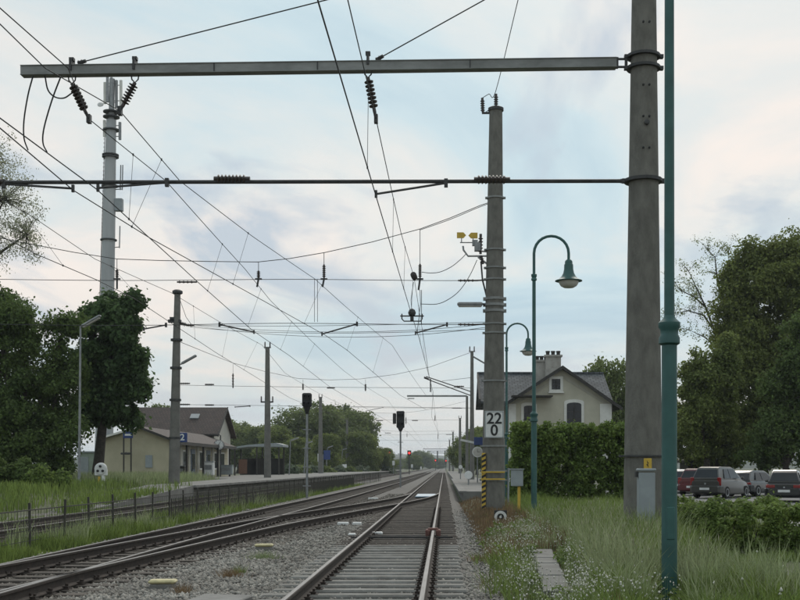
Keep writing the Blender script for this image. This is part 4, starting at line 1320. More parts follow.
# shrub hedge along the left platform
for k in range(9):
    u, s = 290 + k * 12, 0.135 + k * 0.012
    t = tree('shrub', ('first', 'second', 'third', 'fourth', 'fifth', 'sixth', 'seventh', 'eighth', 'ninth')[k] + ' from the left of the grey green shrubs along the platform', (P(u, 0, s).x, F * s, 0.3), [plobe(u, 471, 9, 7, s), plobe(u + 4, 474, 8, 5, s)], 1800, 0.3, LF_GREYG if k % 2 == 0 else LF_FAR, 0.06, per=12, crmin=0.4, crmax=0.8, twigs=10, cat='shrub', group='shrubs along the left platform')
# right: big dark tree mass
S = 0.080
tree('tall_tree', 'tallest dense green tree at the right edge above the black car', (P(765, 0, S).x, F * S, -0.2),
     [plobe(770, 290, 44, 48, S), plobe(735, 305, 26, 40, S), plobe(800, 300, 40, 56, S), plobe(750, 370, 48, 54, S, -1), plobe(800, 390, 46, 56, S, -1), plobe(735, 275, 16, 22, S), plobe(770, 430, 50, 40, S), plobe(740, 330, 30, 50, S, .5), plobe(785, 256, 34, 26, S), plobe(755, 262, 26, 26, S), plobe(735, 420, 34, 44, S, 1)],
     78000, 0.23, LF_OLIVE, 0.4, per=11, crmin=0.5, crmax=1.05, fill=0.3)
S = 0.072
tree('dense_tree', 'dark rounded tree right of the near lamp post above the parked cars', (P(706, 0, S).x, F * S, -0.2),
     [plobe(704, 385, 26, 40, S), plobe(722, 400, 26, 44, S), plobe(700, 425, 24, 34, S, -1), plobe(725, 355, 18, 26, S), plobe(692, 380, 14, 26, S), plobe(706, 445, 28, 26, S, 1), plobe(735, 445, 24, 26, S, 1), plobe(686, 430, 16, 34, S, 1)],
     34000, 0.2, LF_MID, 0.28, per=11, crmin=0.45, crmax=0.9, fill=0.3)
S = 0.068
tree('dense_tree', 'bushy dark green tree low at the right edge behind the black car', (P(785, 0, S).x, F * S, -0.2),
     [plobe(790, 400, 30, 48, S), plobe(775, 435, 28, 34, S), plobe(815, 420, 30, 50, S), plobe(765, 455, 26, 20, S, 1), plobe(800, 350, 26, 40, S)],
     28000, 0.2, LF_DARK, 0.26, per=11, crmin=0.45, crmax=0.9, fill=0.3)
S = 0.085
# open branchy tree
t = thing('branchy_tree', 'open branchy tree with thin leaves standing out against the sky', 'tree', (P(728, 0, S).x, F * S, -0.2))
mb = MB()
nodes = []
def brn(pts, r):
    q = [P(u, v, S) + Vector((0, random.uniform(-.6, .6), 0)) for u, v in pts]
    mb.tube(q, [r * (1 - .8 * i / (len(q) - 1)) for i in range(len(q))], 6)
    nodes.extend(q[1:])
    for p_ in q[1:]:
        for _ in range(5):
            e = p_ + Vector((random.uniform(-1.1, .9), random.uniform(-1, 1), random.uniform(-.2, 1.0)))
            mb.tube([p_, p_.lerp(e, .5) + Vector((0, 0, .1)), e], [r * .22, r * .15, r * .05], 4, cap=False)
            nodes.append(e)
mb.tube([P(728, 483, S), P(727, 440, S), P(724, 370, S), P(718, 335, S)], [0.3, 0.26, 0.2, 0.14], 8)
brn([(724, 370), (716, 332), (706, 306), (697, 290), (690, 270)], 0.13)
brn([(718, 335), (702, 316), (688, 311), (676, 313)], 0.10)
brn([(706, 306), (694, 296), (682, 290), (675, 283)], 0.08)
brn([(716, 332), (722, 300), (716, 275), (714, 258), (708, 250)], 0.11)
brn([(722, 300), (730, 272), (728, 252)], 0.08)
brn([(720, 350), (704, 336), (690, 330)], 0.07)
mb.build('trunk', BARK, t, smooth=True)
V, Fq = leaf_cloud([tuple(q) for q in nodes], [0.55] * len(nodes), 2600, 0.13)
arr_obj('crown', V, Fq, LF_OLIVE, t)

# hedges
def hedge(name, label, x0, x1, y0, y1, z0, z1, n, leaf, m, bump=0.18, up=0.4):
    t = thing(name, label, 'hedge', ((x0 + x1) / 2, (y0 + y1) / 2, z0))
    nC = int(((x1 - x0) * (z1 - z0) * 2 + (x1 - x0) * (y1 - y0) * 2 + (y1 - y0) * (z1 - z0) * 2) * 14)
    C = np.stack([rng.uniform(x0, x1, nC), rng.uniform(y0, y1, nC), rng.uniform(z0, z1, nC)], 1)
    f_ = rng.integers(0, 5, nC)
    C[f_ == 0, 1] = y0; C[f_ == 1, 2] = z1; C[f_ == 2, 0] = x0; C[f_ == 3, 0] = x1
    C += rng.normal(0, bump * .5, C.shape)
    k_ = rng.integers(0, nC, nC // 14)
    C[k_, 2] = z1 + rng.uniform(0.0, 2.2 * bump, len(k_))
    C[:, 1] -= 0.5 * bump * np.sin(C[:, 0] * 2.1 + C[:, 2] * 1.7)
    V, Fq = leaf_cloud(C, rng.uniform(bump, bump * 2.0, nC), n, leaf, up=up)
    arr_obj('foliage', V, Fq, m, t)
    mb = MB()
    for k in range(int((x1 - x0) / 0.45) + 1):
        x = x0 + 0.2 + k * 0.45
        for q in range(3):
            mb.tube([(x, (y0 + y1) / 2, z0 - .1), (x + random.uniform(-.3, .3), (y0 + y1) / 2 + random.uniform(-.3, .3) * (y1 - y0), z0 + (z1 - z0) * random.uniform(.6, .9))], [0.03, 0.01], 5)
    mb.build('stem', BARK, t)
    return t
hedge('tall_hedge', 'tall clipped green hedge in front of the house', 3.35, 8.15, 50.5, 53.0, -0.15, 2.92, 64000, 0.13, LF_HEDGE)
hedge('low_hedge', 'low clipped hedge at the lower right edge before the parking lot', 4.6, 9.0, 19.4, 23.4, -0.1, 0.66, 80000, 0.055, LF_LOW, 0.09, 0.8)

# ------------------------------------------------------------------ grass
def blades(n, x0, x1, y0, y1, h0, h1, w, name, m, label, hfun=None, keep=None, zoff=0.0, lean=0.35, near=True, zfun=None):
    t = rng.random(n)
    y = y0 * y1 / (y1 - t * (y1 - y0)) if near else rng.uniform(y0, y1, n)
    x = rng.uniform(x0, x1, n)
    if keep is not None:
        k = keep(x, y)
        x, y = x[k], y[k]
    n = len(x)
    h = rng.uniform(h0, h1, n)
    if hfun is not None:
        h = h * hfun(x, y)
    if x0 > 0:                      # trodden strip beside the mast foot and the duct lids
        lane = np.abs(x - (1.33 + 0.058 * (y - 13.2))) < 0.42
        h = h * (1 - 0.85 * ((np.abs(x - 2.5 * y / 12.76) < 0.22) & (y < 12.9)))
        h = h * (1 - 0.72 * (lane & (y < 21.2) & (y > 11.3))) * (1 - 0.6 * (1 - smooth(2.0, 2.3, x)) * smooth(19, 22, y)) * (1 - 0.62 * smooth(3.3, 4.3, x) * (1 - smooth(19.3, 19.9, y)))
    z = (zfun(x, y) if zfun is not None else gz(x, y)) - 0.03 + zoff
    a_ = rng.uniform(0, 6.283, n)
    ln = rng.uniform(0.05, lean, n) * h
    dx, dy = np.cos(a_), np.sin(a_)
    fa = rng.normal(0, 0.7, n)
    wx, wy = np.cos(fa) * w, np.sin(fa) * w
    ww = rng.uniform(0.6, 1.3, n)
    base = np.stack([x, y, z], -1)
    wv = np.stack([wx * ww, wy * ww, np.zeros(n)], -1)
    mid = base + np.stack([dx * ln * .35, dy * ln * .35, h * .6], -1)
    tip = base + np.stack([dx * ln, dy * ln, h * (1 - .12 * rng.random(n))], -1)
    V = np.stack([base - wv, base + wv, mid + wv * .75, mid - wv * .75, tip], 1).reshape(-1, 3)
    o5 = (np.arange(n) * 5)[:, None]
    tri = np.concatenate([o5 + np.array([0, 1, 2]), o5 + np.array([0, 2, 3]), o5 + np.array([3, 2, 4])], 0)
    o = arr_obj(name, V, tri, m)
    tag(o, label, 'grass', kind='stuff')
    return o
_NG = rng.random((64, 64))
def vnoise(x, y, sc, seed):
    X, Y = x * sc + seed * 7.3 + 1000, y * sc + seed * 3.1 + 1000
    xi, yi = np.floor(X).astype(int), np.floor(Y).astype(int)
    fx, fy = X - xi, Y - yi
    fx, fy = fx * fx * (3 - 2 * fx), fy * fy * (3 - 2 * fy)
    g = lambda a_, b_: _NG[a_ % 64, b_ % 64]
    return (g(xi, yi) * (1 - fx) + g(xi + 1, yi) * fx) * (1 - fy) + (g(xi, yi + 1) * (1 - fx) + g(xi + 1, yi + 1) * fx) * fy
def patch(x, y, sc, seed):
    return np.clip(1.35 * (0.6 * vnoise(x, y, sc * .9, seed) + 0.4 * vnoise(x, y, sc * 2.6, seed + 3)) - .17, 0, 1)
def keepR(x, y):
    onlid = (np.abs(x - (1.33 + 0.058 * (y - 13.2)) - 0.05 * np.sin(y * 2.3)) < 0.21) & (y > 13.6) & (y < 21.0)
    foot = (x > 4.35) & (y > 14.8) & (y < 18.1)
    hd_ = (x > 4.5) & (y > 19.3) & (y < 23.5)
    left = smooth(0.45, 1.3, x + 0.25 * np.sin(y * 1.3)) > rng.random(len(x)) * 0.9
    return ~onlid & ~foot & ~hd_ & left
def hR(x, y):
    tall = smooth(2.1, 3.0, x) * smooth(13.0, 16, y) * (1 - 0.75 * smooth(4.0, 4.7, x)) * (1 - .55 * smooth(26, 33, y))
    mown = 1 - 0.6 * (1 - smooth(1.9, 2.4, x)) * smooth(20, 23, y)
    return ((0.3 + 0.55 * patch(x, y, 1.6, 1.0)) + 0.75 * tall * patch(x, y, 1.0, 9.0)) * mown
blades(118000, 0.5, 7.2, 9.5, 48, 0.25, 0.8, 0.0085, 'verge_grass', GRASS, 'green grass of the right-hand verge', hR, keepR, lean=0.75)
blades(26000, 1.7, 6.6, 11, 40, 0.55, 1.05, 0.007, 'seeding_grass', GRASSP, 'tall pale seeding grass around the thick mast', lambda x, y: 0.55 + 0.6 * patch(x, y, 1.1, 4.0), lambda x, y: keepR(x, y) & ((x < 4.4) | (y > 24)) & (y < 30) & (patch(x, y, 1.3, 2.2) > rng.random(len(x)) * 0.9), lean=0.55)
blades(16000, 0.45, 2.6, 10, 30, 0.2, 0.55, 0.005, 'pale_weeds', GRASSP, 'wispy pale weeds among the white wildflowers', lambda x, y: 0.5 + 0.7 * patch(x, y, 2.1, 8.0), lambda x, y: keepR(x, y), lean=0.6)
blades(7000, 0.45, 2.4, 10, 30, 0.15, 0.5, 0.005, 'straw_weeds', STRAW, 'thin brown stalks among the white wildflowers', lambda x, y: 0.5 + 0.7 * patch(x, y, 2.1, 5.0), lambda x, y: keepR(x, y), lean=0.6)
blades(26000, 0.4, 2.3, 20, 58, 0.15, 0.6, 0.010, 'dry_weeds', STRAW, 'brown dry weeds beside the near track', None, lambda x, y: patch(x, y, 1.5, .4) > rng.random(len(x)))
blades(62000, -9.2, -7.55, 13, 110, 0.2, 0.55, 0.011, 'fence_grass', GRASS, 'green grass strip along the low fence', lambda x, y: 0.4 + 0.9 * patch(x, y, .8, 2.0))
blades(9000, -9.0, -7.7, 17, 70, 0.35, 0.95, 0.009, 'fence_weeds', GRASSP, 'tall weeds growing through the low fence', lambda x, y: 0.4 + 0.8 * patch(x, y, 1.0, 7.0), lambda x, y: patch(x, y, .9, 5.0) > 0.45)
blades(46000, -40, -14.0, 26, 70, 0.25, 0.6, 0.018, 'bank_grass', GRASS, 'green grass on the left bank below the dark trees', None, lambda x, y: ~((x > -14.3 - 0.058 * (y - 40)) & (y > 39.5)))
blades(16000, -34, -15.2, 62, 91.5, 0.3, 0.9, 0.02, 'meadow_grass', GRASSP, 'tall grass beside the station building wall', None, lambda x, y: x < -14.5 - 0.058 * (y - 40))
blades(16000, -12.58, -12.2, 24, 100, 0.15, 0.5, 0.012, 'platform_foot_grass', GRASS, 'grass growing along the foot of the left platform', None, lambda x, y: patch(x, y, .5, 3.0) > rng.random(len(x)) * .9)
blades(12000, -14.6, -12.6, 22, 58, 0.15, 0.5, 0.013, 'ramp_grass', GRASS, 'grass overgrowing the path and the platform ramp', None, lambda x, y: patch(x, y, .6, 6.0) > 0.35 + .4 * rng.random(len(x)), zfun=lambda x, y: np.where(y > 40, -0.1 + 0.0343 * (y - 40), -0.12))
# weed tufts in the ballast
for k, (u, v, s, rad, n, m) in enumerate(((231, 577, 0.0150, 0.16, 260, STRAW), (264, 558, 0.0180, 0.20, 300, GRASSP), (183, 594, 0.0131, 0.10, 150, STRAW), (240, 571, 0.0155, 0.10, 110, GRASS))):
    p = P(u, v, s)
    a_ = rng.normal(0, rad * .6, (n, 2))
    xx, yy = p.x + a_[:, 0], p.y + a_[:, 1]
    def zf(x, y): return np.full(len(x), -0.2)
    t = rng.random(n)
    h = rng.uniform(0.06, 0.22, n)
    base = np.stack([xx, yy, np.full(n, -0.24)], -1)
    ang = rng.uniform(0, 6.28, n)
    wv = np.stack([np.full(n, .004), rng.normal(0, .002, n), np.zeros(n)], -1)
    tip = base + np.stack([np.cos(ang) * h * .6, np.sin(ang) * h * .6, h], -1)
    V = np.stack([base - wv, base + wv, tip], 1).reshape(-1, 3)
    o = arr_obj('weed_tuft', V, np.arange(n * 3).reshape(-1, 3), m)
    tag(o, ('dry weed tuft in the ballast above the concrete cover plate', 'pale weed tuft around the farther yellow marker block', 'small dry weed tuft beside the nearer yellow marker block', 'small green weed tuft left of the concrete cover plate')[k], 'weeds', kind='stuff')
# white flower heads
def flowers(n, x0, x1, y0, y1, h0, h1, r, keep):
    t = rng.random(n)
    y = y0 * y1 / (y1 - t * (y1 - y0))
    x = rng.uniform(x0, x1, n)
    k = keep(x, y)
    x, y = x[k], y[k]
    n = len(x)
    z = gz(x, y) + rng.uniform(h0, h1, n)
    rr = r * rng.uniform(0.5, 1.3, n)
    base = np.array([(1, 0, 0), (-1, 0, 0), (0, 1, 0), (0, -1, 0), (0, 0, 1.5), (0, 0, -1.3)], float)
    tri = np.array([(0, 2, 4), (2, 1, 4), (1, 3, 4), (3, 0, 4), (2, 0, 5), (1, 2, 5), (3, 1, 5), (0, 3, 5)])
    v = base[None] * rr[:, None, None] * rng.uniform(.6, 1.3, (n, 6, 1)) + np.stack([x, y, z], -1)[:, None]
    f = tri[None] + (np.arange(n) * 6)[:, None, None]
    return v.reshape(-1, 3), f.reshape(-1, 3), (x, y, z)
V, Fq, (fx_, fy_, fz_) = flowers(13000, 0.5, 2.5, 10.5, 28, 0.10, 0.48, 0.0095, lambda x, y: keepR(x, y) & (patch(x, y, 2.4, 3.0) ** 1.5 > rng.random(len(x)) * .9) & (smooth(0.4, 0.8, x) * (1 - smooth(1.2 + 0.03 * (y - 11), 2.7, x)) > rng.random(len(x))))
tag(arr_obj('white_wildflowers', V, Fq, FLOW), 'drift of small white wildflower heads beside the near track', 'wildflowers', kind='stuff')
n = len(fx_)
b_ = np.stack([fx_, fy_, gz(fx_, fy_)], -1); tp_ = np.stack([fx_, fy_, fz_], -1)
wv = np.array([0.0025, 0, 0])
V = np.stack([b_ - wv, b_ + wv, tp_], 1).reshape(-1, 3)
tag(arr_obj('flower_stems', V, np.arange(n * 3).reshape(-1, 3), GRASSP), 'thin stems under the white wildflowers', 'wildflowers', kind='stuff')
V, Fq, _ = flowers(300, 1.9, 4.4, 10.5, 22, 0.15, 0.45, 0.016, lambda x, y: patch(x, y, 2.0, 6.0) > 0.5)
tag(arr_obj('daisy_heads', V, Fq, FLOW), 'scattered white flower heads in the verge grass', 'wildflowers', kind='stuff')

V, Fq, _ = flowers(3000, 1.6, 4.0, 13.4, 30, 0.35, 0.78, 0.0075, lambda x, y: keepR(x, y) & ((x < 3.3) | (y > 19.9)) & (patch(x, y, 1.3, 2.2) > rng.random(len(x)) * .8) & (smooth(1.7, 2.6, x) > rng.random(len(x))))
Vr = V.reshape(-1, 6, 3); cz_ = Vr.mean(1, keepdims=True); Vr = cz_ + (Vr - cz_) * np.array([0.6, 0.6, 4.2])
tag(arr_obj('grass_seed_heads', Vr.reshape(-1, 3), Fq, mat('seed heads', (0.36, 0.35, 0.24), (0.26, 0.25, 0.16), 2, 0.9, island=0.25, world=True)), 'pale seed heads of the tall verge grass', 'grass', kind='stuff')
nb = 420
bxs, bys = rng.uniform(0.7, 4.4, nb), 11 * 30 / (30 - rng.random(nb) * 19)
kk = keepR(bxs, bys) & (patch(bxs, bys, 1.8, 7.7) > .45)
bxs, bys = bxs[kk], bys[kk]
V, Fq = leaf_cloud(np.stack([bxs, bys, gz(bxs, bys) + 0.14], -1), np.full(len(bxs), 0.16), 7000, 0.085, droop=0.3, up=1.0, aspect=0.5)
tag(arr_obj('broadleaf_weeds', V, Fq, LF_LOW), 'broad leaved weeds low in the verge grass', 'weeds', kind='stuff')

# ------------------------------------------------------------------ house on the right
SLATE = brickmat('slate roof', (0.125, 0.138, 0.146), (0.075, 0.084, 0.092), (0.03, 0.034, 0.038), 0.42, 0.3, 0.03, 0.85, 'XY')
TILE = brickmat('brown roof tiles', (0.085, 0.06, 0.052), (0.06, 0.045, 0.04), (0.025, 0.02, 0.018), 0.3, 0.32, 0.025, 0.85, 'XY')
RENDER = mat('house render', (0.49, 0.465, 0.37), (0.39, 0.37, 0.29), 0.6, 0.92, 0.15, 25)
TRIM = mat('pale trim', (0.70, 0.69, 0.64), (0.60, 0.59, 0.54), 2, 0.85)
WOOD = mat('dark eaves wood', (0.05, 0.045, 0.04), (0.03, 0.028, 0.025), 4, 0.8)
BRICKY = mat('chimney plaster', (0.42, 0.40, 0.36), (0.28, 0.26, 0.23), 2, 0.9)
SH = 0.072
YH = F * SH
def hx(u): return (u - 444) * SH
def hzv(v): return CAMH + (467 - v) * SH
house = thing('gabled_house', 'cream rendered house with slate roof and front gable behind the tall hedge', 'house', (hx(560), YH, -0.15))
gl, gr, eave, apex = hx(509), hx(611), hzv(401), hzv(366)
gm = hx(562)
el = eave
MB().prism([(gl, YH, -0.2), (gr, YH, -0.2), (gr, YH, el), (gm, YH, apex - 0.25), (gl, YH, el)], (0, 9.0, 0)).build('wall', RENDER, house)
# pale corner strips
for (x0, x1) in ((gl - .05, gl + .5), (gr - .8, gr + .05)):
    MB().box(((x0 + x1) / 2, YH - 0.03, el / 2 - .15), (x1 - x0, 0.06, el - 0.1)).build('corner_pilaster', TRIM, house)
# gable roof planes (front wing)
def roof_plane(a_, b_, c_, d_, th, nm, m, par):
    n_ = (Vector(b_) - Vector(a_)).cross(Vector(d_) - Vector(a_)).normalized() * th
    return MB().prism([a_, b_, c_, d_], n_).build(nm, m, par)
yf, yb = YH - 0.55, YH + 9
ov = 0.75
sl_l = (apex - el) / (gm - gl)
lx, lz = gl - ov, el - ov * sl_l * .9
sl_r = (apex - el) / (gr - gm)
rx, rz_ = gr + ov, el - ov * sl_r * .9
rf = roof_plane((lx, yf, lz), (gm, yf, apex), (gm, yb, apex), (lx, yb, lz), -0.16, 'roof', SLATE, house)
roof_plane((gm, yf, apex), (rx, yf, rz_), (rx, yb, rz_), (gm, yb, apex), -0.16, 'roof', SLATE, house)
# barge boards
MB().prism([(lx, yf - 0.05, lz - .02), (gm, yf - 0.05, apex - .02), (gm, yf - .05, apex - .26), (lx, yf - .05, lz - .26)], (0, 0.06, 0)).build('barge_board', WOOD, rf)
MB().prism([(gm, yf - 0.05, apex - .02), (rx, yf - 0.05, rz_ - .02), (rx, yf - .05, rz_ - .26), (gm, yf - .05, apex - .26)], (0, 0.06, 0)).build('barge_board', WOOD, rf)
# lighter inner gable moulding
for (ax, az, bx2, bz2) in ((gl + .1, el - .25, gm, apex - .62), (gm, apex - .62, gr - .1, el - .25)):
    MB().prism([(ax, YH - .04, az), (bx2, YH - .04, bz2), (bx2, YH - .04, bz2 - .22), (ax, YH - .04, az - .22)], (0, 0.038, 0)).build('gable_moulding', mat('moulding', (0.42, 0.40, 0.33), None, 2, 0.9), house)
# main roof behind, ridge left to right
ml, mrx = hx(479) + .1, hx(617)
ym0, ym1 = YH + 2.2, YH + 12
er, ee = hzv(371) + .4, hzv(401) + 0.2
yr_ = (ym0 + ym1) / 2
MB().prism([(ml + 1.0, ym0 + .5, -.2), (ml + 1.0, ym1 - .5, -.2), (ml + 1.0, ym1 - .5, ee), (ml + 1.0, yr_, er - .4), (ml + 1.0, ym0 + .5, ee)], (mrx - ml - 2.0, 0, 0)).build('main_wall', RENDER, house)
rf2 = roof_plane((ml, ym0 - .3, ee - .1), (mrx, ym0 - .3, ee - .1), (mrx, yr_, er), (ml, yr_, er), -0.16, 'main_roof', SLATE, house)
roof_plane((ml, yr_, er), (mrx, yr_, er), (mrx, ym1 + .3, ee - .1), (ml, ym1 + .3, ee - .1), -0.16, 'main_roof', SLATE, house)
MB().prism([(ml - .05, ym0 - .35, ee - .35), (ml - .05, yr_, er - .3), (ml - .05, yr_, er + .1), (ml - .05, ym0 - .35, ee + .05)], (0.12, 0, 0)).build('verge_board', WOOD, rf2)
MB().box(((ml + mrx) / 2, yr_, er + .05), (mrx - ml, 0.25, 0.12)).build('ridge_cap', SLATE, rf2)
# windows
def arch_window(par, cx_, z0, z1, w, y, arch=True, shutter=None):
    pts = [(cx_ - w / 2, y, z0), (cx_ + w / 2, y, z0), (cx_ + w / 2, y, z1)]
    if arch:
        for k in range(1, 6):
            a_ = math.pi * k / 6
            pts.append((cx_ + w / 2 * math.cos(a_), y, z1 + 0.14 * w * math.sin(a_)))
    pts.append((cx_ - w / 2, y, z1))
    fr = 0.19
    pts2 = [(cx_ + (p_[0] - cx_) * (1 + 2 * fr / w), y - 0.05, (z0 + z1) / 2 + (p_[2] - (z0 + z1) / 2) * (1 + 2 * fr / (z1 - z0))) for p_ in pts]
    wd = MB().prism(pts2, (0, 0.07, 0)).build('window', TRIM, par)
    MB().prism([(p_[0], y - 0.062, p_[2]) for p_ in pts], (0, 0.03, 0)).build('pane', GLASS, wd)
    MB().box((cx_, y - 0.07, (z0 + z1) / 2), (0.06, 0.02, z1 - z0)).build('mullion', shutter or WOOD, wd)
    for q in (.36, .68):
        MB().box((cx_, y - 0.07, z0 + (z1 - z0) * q), (w, 0.02, 0.05)).build('glazing_bar', shutter or WOOD, wd)
    MB().box((cx_, y - 0.1, z0 - fr - .03), (w + 2.6 * fr, 0.2, 0.09)).build('sill', TRIM, wd)
arch_window(house, hx(574), hzv(427), hzv(404.5), 1.05, YH)
arch_window(house, hx(556), hzv(389.5), hzv(379), 0.62, YH, False)
arch_window(house, hx(529), hzv(424), hzv(407), 0.75, YH)
# platform canopy under the gable on the left
MB().box((hx(531), YH - .7, hzv(397)), (2.9, 1.4, 0.09)).build('door_canopy', WOOD, house)
# chimneys with pots
for (u, vt, w, dy, np_) in ((553, 355.5, 1.15, 5.0, 3), (541.5, 360.5, 0.95, 5.6, 3)):
    s_ = (YH + dy) / F
    cxx = (u - 444) * s_
    zt_ = CAMH + (467 - vt) * s_
    ch = MB().box((cxx, YH + dy, zt_ - 1.3), (w, 0.7, 2.6)).build('chimney', BRICKY, house)
    MB().box((cxx, YH + dy, zt_ - .05), (w + .22, 0.9, 0.14)).build('chimney_cap', BRICKY, ch)
    for k in range(np_):
        MB().lathe([(0.14, 0), (0.14, 0.2), (0.17, 0.22), (0.17, 0.32)], (cxx + (k - (np_ - 1) / 2) * w / np_ * 1.05, YH + dy, zt_ + .02), 10).build('chimney_pot', WOOD, ch)
MB().tube([(gl - .1, YH - .06, 0.2), (gl - .1, YH - .06, el - .4)], 0.05, 8).build('downpipe', WOOD, house)
MB().box((gr + .35, YH + .6, 4.2), (0.5, 0.2, 0.5), bev=.05).build('flood_lamp', TRIM, house)

# platform signs at the right
def round_sign(u, v, s, r, zb_, label, m=WHT):
    c = P(u, v, s)
    t = thing('platform_sign', label, 'sign', (c.x, c.y, zb_))
    MB().tube([(c.x, c.y, zb_ - .1), (c.x, c.y, c.z)], 0.05, 8).build('post', GALV, t)
    MB().lathe([(r, 0), (r, 0.05), (r * .9, 0.06)], (c.x, c.y - .05, c.z), 20, m=Matrix.Rotation(R(90), 4, 'X')).build('disc', m, t)
    return t, c
round_sign(468.5, 475, 0.068, 0.28, -0.1, 'white round disc sign at the end of the right platform')
round_sign(460.5, 467, 0.10, 0.2, 0.2, 'small white disc farther along the right platform')
t, c = round_sign(477.5, 452, 0.078, 0.42, 0.24, 'white clock face under a blue sign left of the 22/0 mast')
MB().lathe([(0.34, 0), (0.33, 0.01)], (c.x, c.y - .115, c.z), 20, m=Matrix.Rotation(R(90), 4, 'X')).build('dial', GLASSW, t)
MB().box((c.x - .01, c.y - .135, c.z + .1), (0.03, 0.01, 0.24)).build('hand', BLK, t)
MB().box((c.x + .08, c.y - .135, c.z), (0.17, 0.01, 0.03)).build('hand', BLK, t)
MB().box((c.x + .2, c.y - .02, c.z + .85), (0.95, 0.1, 0.62), bev=.02).build('blue_panel', BLUE, t)
MB().box((c.x - .35, c.y + .2, c.z + .75), (2.0, 0.2, 0.16), m=Matrix.Rotation(R(12), 4, 'Y')).build('strip_light', WHT, t)

# ------------------------------------------------------------------ station building on the left
STW = mat('station wall', (0.46, 0.415, 0.295), (0.37, 0.335, 0.235), 0.7, 0.92, 0.15, 20)
STP = mat('station pale panel', (0.52, 0.50, 0.44), (0.43, 0.415, 0.365), 0.8, 0.9, 0.1, 20)
st = thing('station_building', 'low cream station building with brown tiled roof on the left platform', 'station', (-24, 100, 0.3))
ax0, ax1, ay0, ay1 = -27.2, -22.0, 92.0, 117.0
MB().prism([(ax0, ay0, 0.2), (ax1, ay0, 0.2), (ax1, ay0, 3.62), (-24.3, ay0, 4.55), (ax0, ay0, 3.75)], (0, ay1 - ay0, 0)).build('wing_wall', STW, st)
wr = roof_plane((-24.3, ay0 - .5, 4.72), (ax1 + .9, ay0 - .5, 3.5), (ax1 + .9, ay1, 3.5), (-24.3, ay1, 4.72), -0.14, 'wing_roof', TILE, st)
roof_plane((ax0 - .5, ay0 - .5, 3.72), (-24.3, ay0 - .5, 4.72), (-24.3, ay1, 4.72), (ax0 - .5, ay1, 3.72), -0.14, 'wing_roof', TILE, st)
MB().prism([(-24.3, ay0 - .56, 4.72), (ax1 + .9, ay0 - .56, 3.5), (ax1 + .9, ay0 - .56, 3.3), (-24.3, ay0 - .56, 4.52)], (0, 0.06, 0)).build('barge_board', WOOD, wr)
MB().prism([(ax0 - .5, ay0 - .56, 3.72), (-24.3, ay0 - .56, 4.72), (-24.3, ay0 - .56, 4.56), (ax0 - .5, ay0 - .56, 3.56)], (0, 0.06, 0)).build('barge_board', TRIM, wr)
MB().box((ax1 + .86, (ay0 + ay1) / 2, 3.36), (0.1, ay1 - ay0, 0.26)).build('gutter', WOOD, wr)
# main block
bx0, bx1, by0, by1 = -32.0, -23.4, 117.0, 126.0
zr, ze = 7.75, 5.0
ymid = 121.5
MB().prism([(bx1, by0, 0.2), (bx1, by1, 0.2), (bx1, by1, ze), (bx1, ymid, zr - .3), (bx1, by0, ze)], (bx0 - bx1, 0, 0)).build('main_wall', STP, st)
mrf = roof_plane((bx0 - .3, by0 - .7, ze - .3), (bx1 + .55, by0 - .7, ze - .3), (bx1 + .55, ymid, zr), (bx0 - .3, ymid, zr), -0.16, 'main_roof', TILE, st)
roof_plane((bx0 - .3, ymid, zr), (bx1 + .55, ymid, zr), (bx1 + .55, by1 + .7, ze - .3), (bx0 - .3, by1 + .7, ze - .3), -0.16, 'main_roof', TILE, st)
MB().prism([(bx1 + .6, by0 - .75, ze - .5), (bx1 + .6, ymid, zr - .25), (bx1 + .6, ymid, zr + .05), (bx1 + .6, by0 - .75, ze - .2)], (-0.08, 0, 0)).build('verge_board', WOOD, mrf)
MB().box((-25.9, by0 + 2.55, 6.72), (0.9, 0.9, 0.12), m=Matrix.Rotation(math.atan2(zr - ze + .3, ymid - by0 + .7), 4, 'X')).build('skylight', GREYBOX, mrf)
MB().box((-27.6, by0 - .82, ze - .3), (9.4, 0.16, 0.16)).build('gutter', WOOD, mrf)
# doors, windows and pilasters of the track-side wall (faces +x)
def side_panel(y0, y1, z0, z1, nm, m, par, px=0.05):
    return MB().box((ax1 + px / 2, (y0 + y1) / 2, (z0 + z1) / 2), (px, y1 - y0, z1 - z0)).build(nm, m, par)
for k, y in enumerate(np.arange(93.2, 116, 3.3)):
    if k in (2, 4):
        d_ = side_panel(y, y + 1.6, 0.7, 3.0, 'door', mat('station door', (0.13, 0.16, 0.19), None, 2, 0.6), st, 0.08)
        side_panel(y + .25, y + 1.35, 1.3, 2.6, 'pane', GLASS, d_, 0.11)
        side_panel(y + .15, y + .22, 1.1, 1.3, 'handle', DSTEEL, d_, 0.16)
    else:
        w_ = side_panel(y, y + 1.9, 1.2, 2.9, 'window', TRIM, st, 0.07)
        side_panel(y + .18, y + .9, 1.35, 2.75, 'pane', GLASS, w_, 0.10)
        side_panel(y + 1.0, y + 1.72, 1.35, 2.75, 'pane', GLASS, w_, 0.10)
    side_panel(y - .85, y - .45, 0.3, 3.45, 'pilaster', STP, st, 0.10)
for z in (0.8, 1.6, 2.4, 3.1):
    side_panel(92.05, 116.9, z, z + .05, 'string_course', STP, st, 0.045)
for y in (95.0, 101.5, 108.0, 114.0):
    MB().box((ax1 + .75, y, 1.85), (0.16, 0.16, 3.1)).build('canopy_post', WOOD, st)
